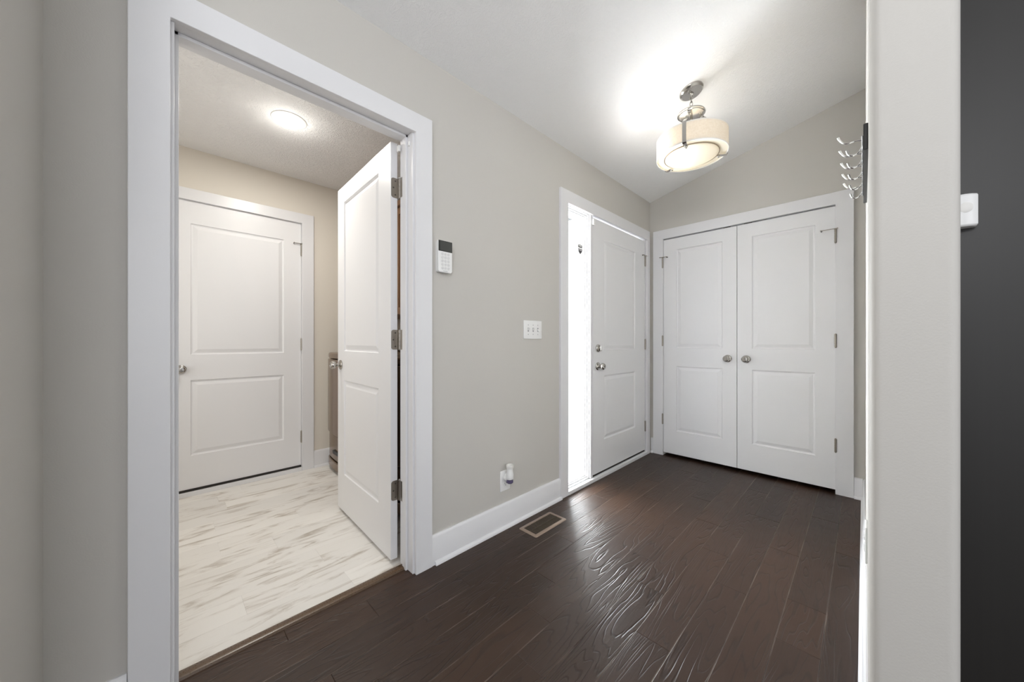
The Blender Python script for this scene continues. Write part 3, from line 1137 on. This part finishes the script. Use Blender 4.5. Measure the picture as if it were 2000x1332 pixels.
# ------------------------------------------------------------------ pendant lamp
def build_pendant():
    X, Y = -0.7596, 2.3395
    zt = zceil(X)
    root = empty('ceiling_lamp', (X, Y, zt))
    tag(root, 'drum-shade ceiling lamp with nickel straps hanging from the sloped hall ceiling', 'lamp')

    def Z(z):
        return z - zt
    # canopy lying on the slope
    nrm = Vector((SL, 0, -1)).normalized()
    bm = bmesh.new()
    lathe(bm, [(0, 0.0), (0.068, 0.0), (0.069, 0.006), (0.066, 0.012), (0.060, 0.015), (0.058, 0.019), (0.030, 0.022), (0, 0.022)], (0, 0, 0), nrm, 48)
    c = obj('canopy', bm, 'nickel', root, smooth=True)
    bm = bmesh.new()
    lathe(bm, [(0, 0), (0.009, 0), (0.009, 0.010), (0.006, 0.014), (0, 0.014)], nrm * 0.022, (0, 0, -1), 16)
    # loop
    tube(bm, [Vector((0.009 * cos(a), 0, -0.046 + 0.011 * sin(a))) for a in [2 * pi * k / 16 for k in range(16)]], 0.0022, 8, closed=True)
    obj('loop', bm, 'nickel', c, smooth=True)
    # chain links between canopy and collar
    bm = bmesh.new()
    z = -0.060
    for i in range(3):
        pts = []
        for k in range(20):
            a = 2 * pi * k / 20
            u, w = 0.008 * cos(a), 0.017 * sin(a)
            pts.append(Vector((u, 0, z + w)) if i % 2 else Vector((0, u, z + w)))
        tube(bm, pts, 0.0022, 8, closed=True)
        z -= 0.026
    obj('chain', bm, 'nickel', root, smooth=True)
    # upper plate
    bm = bmesh.new()
    zp = Z(2.520)
    lathe(bm, [(0, 0.016), (0.012, 0.016), (0.014, 0.010), (0.070, 0.008), (0.078, 0.004), (0.079, -0.004), (0.074, -0.006), (0.072, -0.011), (0.066, -0.013), (0, -0.013)], (0, 0, zp), (0, 0, 1), 48)
    obj('upper_plate', bm, 'nickel', root, smooth=True)
    # stem into the shade with the socket cluster
    bm = bmesh.new()
    lathe(bm, [(0, 0), (0.009, 0), (0.009, -0.03), (0.0065, -0.032), (0.0065, -0.13), (0.018, -0.132), (0.018, -0.145), (0, -0.145)], (0, 0, zp - 0.010), (0, 0, 1), 20)
    obj('stem', bm, 'nickel', root, smooth=True)
    # shade: open drum, double walled
    Rs, z0, z1 = 0.200, Z(2.256), Z(2.368)
    bm = bmesh.new()
    lathe(bm, [(Rs - 0.0015, z0), (Rs, z0), (Rs, z1), (Rs - 0.0015, z1), (Rs - 0.0015, z0)], (0, 0, 0), (0, 0, 1), 96)
    sh = obj('shade', bm, 'fabric', root, smooth=True)
    bm = bmesh.new()
    for zz in (z0, z1):
        lathe(bm, [(Rs - 0.003, zz - 0.003), (Rs + 0.0008, zz - 0.003), (Rs + 0.0008, zz + 0.003), (Rs - 0.003, zz + 0.003), (Rs - 0.003, zz - 0.003)], (0, 0, 0), (0, 0, 1), 96)
    obj('shade_trim', bm, 'cap', sh, smooth=True)
    # annular diffuser and bowl
    bm = bmesh.new()
    lathe(bm, [(0.150, z0 + 0.004), (Rs - 0.003, z0 + 0.004), (Rs - 0.003, z0 + 0.006), (0.150, z0 + 0.006), (0.150, z0 + 0.004)], (0, 0, 0), (0, 0, 1), 96)
    obj('diffuser_rim', bm, 'frosted', root, smooth=True)
    bm = bmesh.new()
    prof = [(0.152 * sin(R(a)), z0 - 0.030 * cos(R(a)) + 0.004) for a in range(0, 91, 6)]
    inner = [(max(0.0, r - 0.002), z + 0.003) for r, z in prof]
    lathe(bm, [(0, prof[0][1])] + prof[1:] + inner[:0:-1] + [(0, inner[0][1])], (0, 0, 0), (0, 0, 1), 72)
    obj('bowl', bm, 'frosted', root, smooth=True)
    bm = bmesh.new()
    tube(bm, [Vector((0.153 * cos(2 * pi * k / 72), 0.153 * sin(2 * pi * k / 72), z0 + 0.001)) for k in range(72)], 0.0032, 8, closed=True)
    obj('bowl_ring', bm, 'bronze', root, smooth=True)
    # three straps
    for ang in (278, 36, 155):
        a = R(ang)
        rad = Vector((cos(a), sin(a), 0)); side = Vector((-sin(a), cos(a), 0))
        ctrl = [rad * 0.060 + Vector((0, 0, zp - 0.018)), rad * 0.085 + Vector((0, 0, zp - 0.038)), rad * 0.150 + Vector((0, 0, z1 + 0.045)), rad * 0.195 + Vector((0, 0, z1 + 0.016)),
                rad * (Rs + 0.007) + Vector((0, 0, z1 + 0.003)), rad * (Rs + 0.008) + Vector((0, 0, z1 - 0.02)),
                rad * (Rs + 0.008) + Vector((0, 0, z0 + 0.02)), rad * (Rs + 0.007) + Vector((0, 0, z0 - 0.004)), rad * (Rs - 0.004) + Vector((0, 0, z0 - 0.008)), rad * 0.154 + Vector((0, 0, z0 - 0.008))]
        bm = bmesh.new()
        P = ctrl
        hw, th = 0.0105, 0.0014
        rows = []
        for i, p in enumerate(P):
            t = (P[min(i + 1, len(P) - 1)] - P[max(i - 1, 0)]).normalized()
            nn = t.cross(side).normalized()
            rows.append([bm.verts.new(p + side * s * hw + nn * q * th) for s, q in ((-1, -1), (1, -1), (1, 1), (-1, 1))])
        for r0, r1 in zip(rows, rows[1:]):
            for k in range(4):
                bm.faces.new((r0[k], r0[(k + 1) % 4], r1[(k + 1) % 4], r1[k]))
        bm.faces.new(rows[0][::-1]); bm.faces.new(rows[-1])
        # clevis at the plate
        t2 = bmesh.new()
        rbox(t2, -0.008, 0.008, -0.009, 0.009, -0.014, 0.008, 0.002)
        merge(bm, t2, Matrix.Translation(rad * 0.058 + Vector((0, 0, zp - 0.020))) @ Matrix.Rotation(a, 4, 'Z'))
        st = obj('strap', bm, 'nickel', root)
        bm = bmesh.new()
        lathe(bm, [(0, 0.006), (0.004, 0.004), (0.0075, 0), (0.0085, -0.004), (0.0075, -0.009), (0.004, -0.012), (0, -0.013)], rad * 0.157 + Vector((0, 0, z0 - 0.008)), (0, 0, 1), 18)
        obj('finial', bm, 'nickel', st, smooth=True)
    # bulbs
    for k in range(2):
        a = R(150 + 90 * k)
        p = Vector((0.060 * cos(a), 0.060 * sin(a), zp - 0.150))
        bm = bmesh.new()
        lathe(bm, [(0, 0), (0.013, 0), (0.013, 0.02), (0.022, 0.035), (0.028, 0.055), (0.026, 0.072), (0.015, 0.085), (0, 0.088)], p * 0.30 + Vector((0, 0, (zp - 0.150) * 0.7)), (cos(a), sin(a), -0.25), 20)
        obj('bulb', bm, 'bulb', root, smooth=True)
        ld = bpy.data.lights.new('bulb_light', 'POINT')
        ld.energy = LP['bulb']
        ld.color = (0.98, 0.985, 1.0)
        ld.shadow_soft_size = 0.03
        lo = bpy.data.objects.new('bulb_light', ld)
        lo.location = (0.105 * cos(a), 0.105 * sin(a), Z(2.320))
        lo.parent = root
        COL.objects.link(lo)


build_pendant()


def build_downlight():
    x, y = -2.534, 0.567
    root = empty('recessed_light', (x, y, ZC))
    tag(root, 'round lit recessed light in the laundry ceiling', 'light')
    bm = bmesh.new()
    lathe(bm, [(0.060, 0.0), (0.096, 0.0), (0.096, -0.003), (0.090, -0.006), (0.066, -0.004), (0.060, 0.0)], (0, 0, 0), (0, 0, 1), 64)
    obj('trim_ring', bm, 'plastic', root, smooth=True)
    bm = bmesh.new()
    lathe(bm, [(0, -0.001), (0.062, -0.001), (0.062, -0.0035), (0, -0.0035)], (0, 0, 0), (0, 0, 1), 48)
    obj('lens', bm, 'lens', root, smooth=True)
    d = bpy.data.lights.new('downlight', 'AREA')
    d.shape = 'DISK'; d.size = 0.12; d.energy = LP['down']; d.color = (1.0, 0.96, 0.89)
    o = bpy.data.objects.new('downlight', d)
    o.location = (0, 0, -0.012)
    o.parent = root
    COL.objects.link(o)
    d = bpy.data.lights.new('downlight_glow', 'POINT')
    d.energy = LP['downglow']; d.color = (1.0, 0.96, 0.89); d.shadow_soft_size = 0.05
    o = bpy.data.objects.new('downlight_glow', d)
    o.location = (0, 0, -0.11)
    o.parent = root
    COL.objects.link(o)


build_downlight()


# ------------------------------------------------------------------ things on the left wall
def wall_frame(y, z, x=XL):
    """local X along +y, local Y up, local Z out of the left wall"""
    return Matrix.Translation((x, y, z)) @ Matrix(((0, 0, 1, 0), (1, 0, 0, 0), (0, 1, 0, 0), (0, 0, 0, 1)))


def build_keypad():
    y0, y1, z0, z1 = 0.966, 1.048, 1.446, 1.604
    yc, zc = (y0 + y1) / 2, (z0 + z1) / 2
    root = empty('keypad', (XL, yc, zc))
    tag(root, 'white alarm keypad with a dark screen on the wall by the laundry doorway', 'keypad')

    def rounded(hw, hh, r, low_r, x):
        pts = []
        for cx, cz, rr, a0 in ((hw, hh, r, 0), (-hw, hh, r, 90), (-hw, -hh, low_r, 180), (hw, -hh, low_r, 270)):
            cx2 = cx - math.copysign(rr, cx); cz2 = cz - math.copysign(rr, cz)
            for k in range(7):
                a = R(a0 + 90 * k / 6)
                pts.append((x, cx2 + rr * cos(a), cz2 + rr * sin(a)))
        return pts
    bm = bmesh.new()
    poly_extrude(bm, rounded(0.0385, 0.0765, 0.003, 0.010, 0.0), (0.010, 0, 0))
    obj('wall_mount', bm, 'plastic', root, smooth=True)
    bm = bmesh.new()
    poly_extrude(bm, rounded(0.041, 0.079, 0.003, 0.012, 0.010), (0.019, 0, 0))
    obj('body', bm, 'plastic', root, smooth=True, bevel=0.0025)
    bm = bmesh.new()
    rbox(bm, 0.028, 0.0300, -0.0405, 0.0405, 0.0255, 0.0785, 0.0008)
    s = obj('screen', bm, 'screen', root)
    bm = bmesh.new()
    rbox(bm, 0.0298, 0.0304, -0.031, 0.0355, 0.0295, 0.0745, 0.0003)
    obj('display', bm, 'screen_glass', s)
    names = [['\u2302', '\u2302', '\u00d7'], ['1', '2', '3'], ['4', '5', '6'], ['7', '8', '9'], ['<', '0', '>']]
    for r_ in range(5):
        for c_ in range(3):
            yk, zk = -0.0175 + 0.0175 * c_, 0.0125 - 0.0175 * r_
            bm = bmesh.new()
            lathe(bm, [(0.0052, 0), (0.0060, 0.0), (0.0062, 0.0007), (0.0054, 0.0010), (0, 0.0010)], (0.0288, yk, zk), (1, 0, 0), 22)
            k = obj('key', bm, 'plastic', root, smooth=True)
            bm = bmesh.new()
            lathe(bm, [(0.0056, 0.0009), (0.0062, 0.0009), (0.0062, 0.0013), (0.0056, 0.0013), (0.0056, 0.0009)], (0.0288, yk, zk), (1, 0, 0), 22)
            mt = wall_frame(yk, zk, 0.0300)
            if names[r_][c_].isdigit():
                text_mesh(bm, names[r_][c_], 0.0075, mt)
            else:
                b2 = Vector((0.0300, yk, zk))
                tube(bm, [b2 + Vector((0, 0.0022 * cos(2 * pi * q / 10), 0.0022 * sin(2 * pi * q / 10))) for q in range(10)], 0.0004, 6, closed=True)
            obj('key_mark', bm, 'mark', k)
    bm = bmesh.new()
    text_mesh(bm, 'SimpliSafe', 0.0062, wall_frame(0, -0.0715, 0.0292))
    obj('lettering', bm, 'mark', root)


def build_switch():
    y0, y1, z0, z1 = 1.606, 1.779, 1.118, 1.235
    root = empty('light_switch', (XL, (y0 + y1) / 2, (z0 + z1) / 2))
    tag(root, 'white triple toggle switch plate on the greige wall', 'switch')
    hw, hh = (y1 - y0) / 2, (z1 - z0) / 2
    bm = bmesh.new()
    rbox(bm, 0.0, 0.006, -hw, hw, -hh, hh, 0.0025, 3)
    obj('plate', bm, 'plastic', root, smooth=True)
    for k in (-1, 0, 1):
        y = k * 0.046
        up = k < 1
        bm = bmesh.new()
        rbox(bm, 0.0055, 0.0068, y - 0.0055, y + 0.0055, -0.0125, 0.0125, 0.0005)
        sl = obj('toggle_slot', bm, 'mark', root)
        bm = bmesh.new()
        s = 1 if up else -1
        poly_extrude(bm, [(0.006, y - 0.0042, -0.006), (0.006, y - 0.0042, 0.006), (0.019, y - 0.0042, s * 0.011 + 0.003), (0.019, y - 0.0042, s * 0.011 - 0.003)], (0, 0.0084, 0))
        obj('toggle', bm, 'plastic', root, bevel=0.001)
        for zz in (0.030, -0.030):
            bm = bmesh.new()
            lathe(bm, [(0, 0), (0.003, 0), (0.0026, 0.0008), (0, 0.001)], (0.006, y, zz), (1, 0, 0), 12)
            obj('screw', bm, 'mark', root)


def outlet(name, loc, rz, label, sy=0.08, sz=0.12):
    root = empty(name, loc, rz)
    tag(root, label, 'outlet')
    bm = bmesh.new()
    rbox(bm, 0.0, 0.006, -sy / 2, sy / 2, -sz / 2, sz / 2, 0.0025, 3)
    obj('plate', bm, 'plastic', root, smooth=True)
    for zz in (0.0195, -0.0195):
        bm = bmesh.new()
        pts = []
        for k in range(24):
            a = 2 * pi * k / 24
            pts.append((0.0055, 0.0165 * cos(a), zz + max(-0.0125, min(0.0125, 0.0165 * sin(a)))))
        poly_extrude(bm, pts, (0.0022, 0, 0))
        r = obj('receptacle', bm, 'plastic', root)
        bm = bmesh.new()
        for yy, h in ((-0.0063, 0.0045), (0.0063, 0.0037)):
            box(bm, 0.0074, 0.0080, yy - 0.0012, yy + 0.0012, zz + 0.003 - h, zz + 0.003 + h)
        lathe(bm, [(0, 0), (0.0026, 0), (0.0026, 0.0006), (0, 0.0006)], (0.0074, 0, zz - 0.0075), (1, 0, 0), 10)
        obj('slots', bm, 'screw', r)
    return root


def build_freshener():
    y, z = 1.445, 0.2985
    root = empty('air_freshener', (XL + 0.008, y, z))
    tag(root, 'white plug-in air freshener in the wall outlet', 'air freshener')
    bm = bmesh.new()
    lathe(bm, [(0, 0.0), (0.019, 0.0), (0.021, 0.004), (0.021, 0.016), (0.017, 0.022), (0, 0.022)], (0, 0, 0.002), (1, 0, 0), 32)
    obj('plug', bm, 'plastic', root, smooth=True)
    cx = 0.031
    bm = bmesh.new()
    lathe(bm, [(0, -0.004), (0.020, -0.004), (0.0225, 0.0), (0.0225, 0.024), (0.019, 0.038), (0.0175, 0.050), (0.0175, 0.058), (0, 0.058)], (cx, 0.004, 0.0), (0, 0, 1), 36)
    obj('warmer_body', bm, 'plastic', root, smooth=True)
    bm = bmesh.new()
    lathe(bm, [(0, 0.0), (0.0185, 0.0), (0.0205, 0.004), (0.0215, 0.018), (0.020, 0.022), (0.014, 0.0205), (0.012, 0.012), (0, 0.012)], (cx, 0.004, 0.058), (0, 0, 1), 36)
    obj('cap', bm, 'cap', root, smooth=True)
    bm = bmesh.new()
    lathe(bm, [(0, -0.028), (0.015, -0.028), (0.0195, -0.024), (0.0205, -0.016), (0.019, -0.008), (0.012, -0.004), (0, -0.004)], (cx, 0.004, 0.0), (0, 0, 1), 36)
    obj('oil_bottle', bm, 'oil', root, smooth=True)


def build_vent():
    x0, x1, y0, y1 = -1.434, -1.297, 1.488, 1.778
    root = empty('floor_vent', ((x0 + x1) / 2, (y0 + y1) / 2, 0))
    tag(root, 'tan metal floor register set in the dark planks by the baseboard', 'vent')
    hx, hy, f = (x1 - x0) / 2, (y1 - y0) / 2, 0.021
    bm = bmesh.new()
    outer = []
    r = 0.010
    for cx, cy, a0 in ((hx - r, hy - r, 0), (-hx + r, hy - r, 90), (-hx + r, -hy + r, 180), (hx - r, -hy + r, 270)):
        for k in range(5):
            a = R(a0 + 90 * k / 4)
            outer.append((cx + r * cos(a), cy + r * sin(a)))
    ix, iy = hx - f, hy - f
    inner = []
    for cx, cy in ((ix, iy), (-ix, iy), (-ix, -iy), (ix, -iy)):
        for k in range(5):
            inner.append((cx, cy) if k == 2 else (cx + 0.00001 * k, cy + 0.00001 * k))
    rows = []
    for zz, grow in ((0.0005, 0.0), (0.003, -0.002), (0.005, -0.006)):
        rows.append([bm.verts.new((px * (1 + grow / hx), py * (1 + grow / hy), zz)) for px, py in outer])
    rows.append([bm.verts.new((px, py, 0.0045)) for px, py in inner])
    rows.append([bm.verts.new((px, py, 0.0008)) for px, py in inner])
    for a, b in zip(rows, rows[1:]):
        n = len(a)
        for k in range(n):
            bm.faces.new((a[k], a[(k + 1) % n], b[(k + 1) % n], b[k]))
    obj('frame', bm, 'register', root, smooth=True)
    bm = bmesh.new()
    box(bm, -ix, ix, -iy, iy, 0.0004, 0.0010)
    obj('dark_well', bm, 'dark_gap', root)
    n = 21
    for k in range(n):
        y = -iy + (k + 0.5) * 2 * iy / n
        bm = bmesh.new()
        poly_extrude(bm, [(-ix, y - 0.0032, 0.0010), (-ix, y - 0.0012, 0.0044), (-ix, y + 0.0012, 0.0044), (-ix, y + 0.0002, 0.0010)], (2 * ix, 0, 0))
        obj('louvre', bm, 'register_slat', root)
    bm = bmesh.new()
    box(bm, -0.0016, 0.0016, -iy, iy, 0.0012, 0.0047)
    obj('centre_bar', bm, 'register_slat', root)


build_keypad()
build_switch()
outlet('wall_outlet', (XL, 1.445, 0.279), 0.0, 'white double outlet plate low on the greige wall holding the air freshener')
build_freshener()
build_vent()
outlet('wall_outlet.001', (XR, 1.655, 0.440), R(180), 'white outlet plate seen edge-on low on the right wall', 0.075, 0.118)


# ------------------------------------------------------------------ coat rack
def build_rack():
    y0, y1, z0, z1 = 1.320, 1.835, 1.612, 1.682
    root = empty('coat_rack', (XR, (y0 + y1) / 2, (z0 + z1) / 2))
    tag(root, 'black coat rack with five chrome double hooks on the right wall', 'coat rack')
    th = 0.0095
    bm = bmesh.new()
    rbox(bm, -th, 0.0, y0 - root.location.y, y1 - root.location.y, z0 - root.location.z, z1 - root.location.z, 0.0022, 2)
    obj('board', bm, 'black', root)
    cz = root.location.z
    for y in (1.368, 1.466, 1.570, 1.679, 1.780):
        yy = y - root.location.y
        bm = bmesh.new()
        # base plate
        t = bmesh.new()
        rbox(t, -th - 0.004, -th, yy - 0.007, yy + 0.007, 1.626 - cz, 1.668 - cz, 0.0015)
        merge(bm, t)
        up = smooth_pts([(-th - 0.002, yy, 1.658 - cz), (-th - 0.016, yy, 1.661 - cz), (-th - 0.030, yy, 1.660 - cz), (-th - 0.040, yy, 1.664 - cz), (-th - 0.048, yy, 1.676 - cz), (-th - 0.0505, yy, 1.683 - cz)], 5)
        n = len(up)
        tube(bm, up, [0.0030 + 0.0026 * max(0, (i / (n - 1) - 0.55) / 0.45) for i in range(n)], 10, flat=0.55, side=(0, 1, 0))
        lo = smooth_pts([(-th - 0.002, yy, 1.656 - cz), (-th - 0.003, yy, 1.640 - cz), (-th - 0.010, yy, 1.627 - cz), (-th - 0.020, yy, 1.622 - cz), (-th - 0.029, yy, 1.627 - cz), (-th - 0.033, yy, 1.640 - cz)], 5)
        n = len(lo)
        tube(bm, lo, [0.0028 + 0.0024 * max(0, (i / (n - 1) - 0.55) / 0.45) for i in range(n)], 10, flat=0.55, side=(0, 1, 0))
        obj('hook', bm, 'chrome', root, smooth=True)


build_rack()


# ------------------------------------------------------------------ motion sensor on the dark wall
def build_sensor():
    y, z = 1.50, 1.442
    x0, x1 = 0.140, 0.207
    root = empty('motion_sensor', ((x0 + x1) / 2, y, z))
    tag(root, 'white curved motion sensor on the dark surface at the right edge', 'sensor')
    hw, hh = (x1 - x0) / 2, 0.042
    bm = bmesh.new()
    pts = [(hw, 0.0)]
    for k in range(11):
        s = 1 - 2 * k / 10
        pts.append((hw * s, -0.018 - 0.026 * math.sqrt(max(0, 1 - (s * 0.88) ** 2)) + 0.006))
    pts.append((-hw, 0.0))
    prism(bm, pts, -hh, hh)
    obj('body', bm, 'plastic', root, smooth=True, bevel=0.005)
    bm = bmesh.new()
    lathe(bm, [(0.0135, -0.002), (0.0135, 0.0004), (0.011, 0.0014), (0.006, 0.0021), (0, 0.0023)], (0.011, -0.0365, 0.006), (0, -1, 0), 28)
    obj('lens', bm, 'cap', root, smooth=True)


build_sensor()


# ------------------------------------------------------------------ door contact sensors
def contact(name, loc, label, size, group=None):
    bm = bmesh.new()
    rbox(bm, -size[0] / 2, size[0] / 2, -size[1] / 2, size[1] / 2, -size[2] / 2, size[2] / 2, 0.002)
    o = obj(name, bm, 'plastic')
    o.location = loc
    tag(o, label, 'sensor', group)
    return o


contact('contact_sensor', (XL + 0.007, 2.412, 2.040), 'small white contact sensor at the top left of the front door', (0.018, 0.030, 0.046))
contact('contact_sensor', (-1.617, 0.8275, 2.050), 'small white bracket-like sensor at the top of the laundry hinge jamb', (0.022, 0.0105, 0.030))
contact('contact_sensor', (-1.535, 0.8395, 2.048), 'tiny white magnet at the top of the laundry jamb nearest the hall', (0.010, 0.007, 0.022))


# ------------------------------------------------------------------ laundry machines and cabinets
def machine(name, x0, x1, label):
    """front-loading machine facing -y"""
    yf, yb, H = 1.040, 1.74, 1.005
    root = empty(name, ((x0 + x1) / 2, (yf + yb) / 2, 0))
    tag(root, label, 'washing machine' if name == 'washer' else 'dryer')
    w = (x1 - x0) / 2
    ox, oy = root.location.x, root.location.y
    a, b = yf - oy, yb - oy

    def plan(bulge, inset, front):
        pts = [(w - inset, b), (-w + inset, b)]
        n = 18
        for k in range(n + 1):
            s = -1 + 2 * k / n
            e = max(0.0, 1 - abs(s) ** 5) ** 0.6
            pts.append((s * (w - inset), front + 0.022 * (1 - e) - bulge * (1 - s * s)))
        return pts

    bm = bmesh.new()
    prism(bm, plan(0.030, 0.0, a), 0.325, H - 0.055)
    obj('cabinet_body', bm, 'mocha', root, smooth=True, bevel=0.006)
    bm = bmesh.new()
    prism(bm, plan(0.034, 0.003, a + 0.004), H - 0.050, H)
    obj('top_panel', bm, 'mocha', root, smooth=True, bevel=0.014)
    bm = bmesh.new()
    prism(bm, plan(0.022, 0.006, a + 0.008), 0.105, 0.318)
    dr = obj('kick_panel', bm, 'mocha', root, smooth=True, bevel=0.008)
    bm = bmesh.new()
    prism(bm, plan(0.024, 0.002, a + 0.002), 0.030, 0.098)
    obj('plinth', bm, 'mocha', root, smooth=True, bevel=0.006)
    bm = bmesh.new()
    prism(bm, plan(0.010, 0.022, a + 0.030), 0.012, H - 0.010)
    obj('seam', bm, 'mocha_dark', root)
    for sx in (-1, 1):
        for yy in (a + 0.09, b - 0.06):
            bm = bmesh.new()
            cyl(bm, (sx * (w - 0.06), yy, 0.0), (sx * (w - 0.06), yy, 0.03), 0.018, 14)
            obj('foot', bm, 'black', root)
    # centre panel, slot and rear console
    bm = bmesh.new()
    prism(bm, plan(0.036, 0.055, a - 0.006), 0.335, H - 0.075)
    obj('front_panel', bm, 'mocha', root, smooth=True, bevel=0.005)
    bm = bmesh.new()
    rbox(bm, -w + 0.235, -w + 0.40, a - 0.026, a + 0.004, 0.165, 0.195, 0.004)
    obj('drain_slot', bm, 'black', dr)
    bm = bmesh.new()
    rbox(bm, -w + 0.03, w - 0.03, b - 0.11, b - 0.01, H, H + 0.13, 0.015)
    cp = obj('control_panel', bm, 'mocha_dark', root)
    bm = bmesh.new()
    lathe(bm, [(0, 0), (0.032, 0), (0.030, 0.018), (0.024, 0.022), (0, 0.022)], (0.04, b - 0.11, H + 0.07), (0, -1, 0), 30)
    obj('dial', bm, 'nickel', cp, smooth=True)
    return root


machine('washer', -3.372, -2.685, 'mocha brown washing machine half hidden behind the open laundry door')
machine('dryer', -2.655, -1.968, 'brown dryer glimpsed in the hinge gap of the laundry door')


def build_cabinet():
    z0, z1 = 1.330, 2.240
    yf, yb = 1.43, 1.76
    xs = (-3.395, -2.855, -2.315, -1.775)
    for i, (a, b) in enumerate(zip(xs, xs[1:])):
        root = empty('wall_cabinet', ((a + b) / 2, (yf + yb) / 2, z0))
        tag(root, ('brown wood wall cabinet in the laundry corner above the washer', 'brown wood wall cabinet seen in the hinge gap of the laundry door',
                   'brown wood wall cabinet next to the laundry doorway wall')[i], 'cabinet', 'laundry wall cabinets')
        w = (b - a) / 2
        oy = root.location.y
        bm = bmesh.new()
        box(bm, -w + .0005, w - .0005, yf - oy + 0.02, yb - oy, 0, z1 - z0)
        obj('body', bm, 'cabinet', root)
        h = z1 - z0
        y = yf - oy
        bm = bmesh.new()
        s = 0.06
        for p in ((-w + .003, -w + s, .004, h - .004), (w - s, w - .003, .004, h - .004), (-w + s, w - s, .004, s), (-w + s, w - s, h - s, h - .004)):
            box(bm, p[0], p[1], y, y + 0.019, p[2], p[3])
        box(bm, -w + s, w - s, y + 0.009, y + 0.015, s, h - s)
        dr = obj('door', bm, 'cabinet', root, bevel=0.0015)
        bm = bmesh.new()
        lathe(bm, [(0, 0), (0.006, 0), (0.006, 0.012), (0.015, 0.018), (0.014, 0.026), (0, 0.029)], (w - 0.035, y, 0.06), (0, -1, 0), 20)
        obj('knob', bm, 'nickel', dr, smooth=True)
    bm = bmesh.new()
    prism(bm, [(-3.395, 1.405), (-1.775, 1.405), (-1.775, 1.76), (-3.395, 1.76)], z1, z1 + 0.045)
    tag(obj('crown_moulding', bm, 'cabinet', bevel=0.008), 'brown wood moulding along the top of the laundry cabinets', 'moulding')


build_cabinet()
bpy.context.view_layer.update()
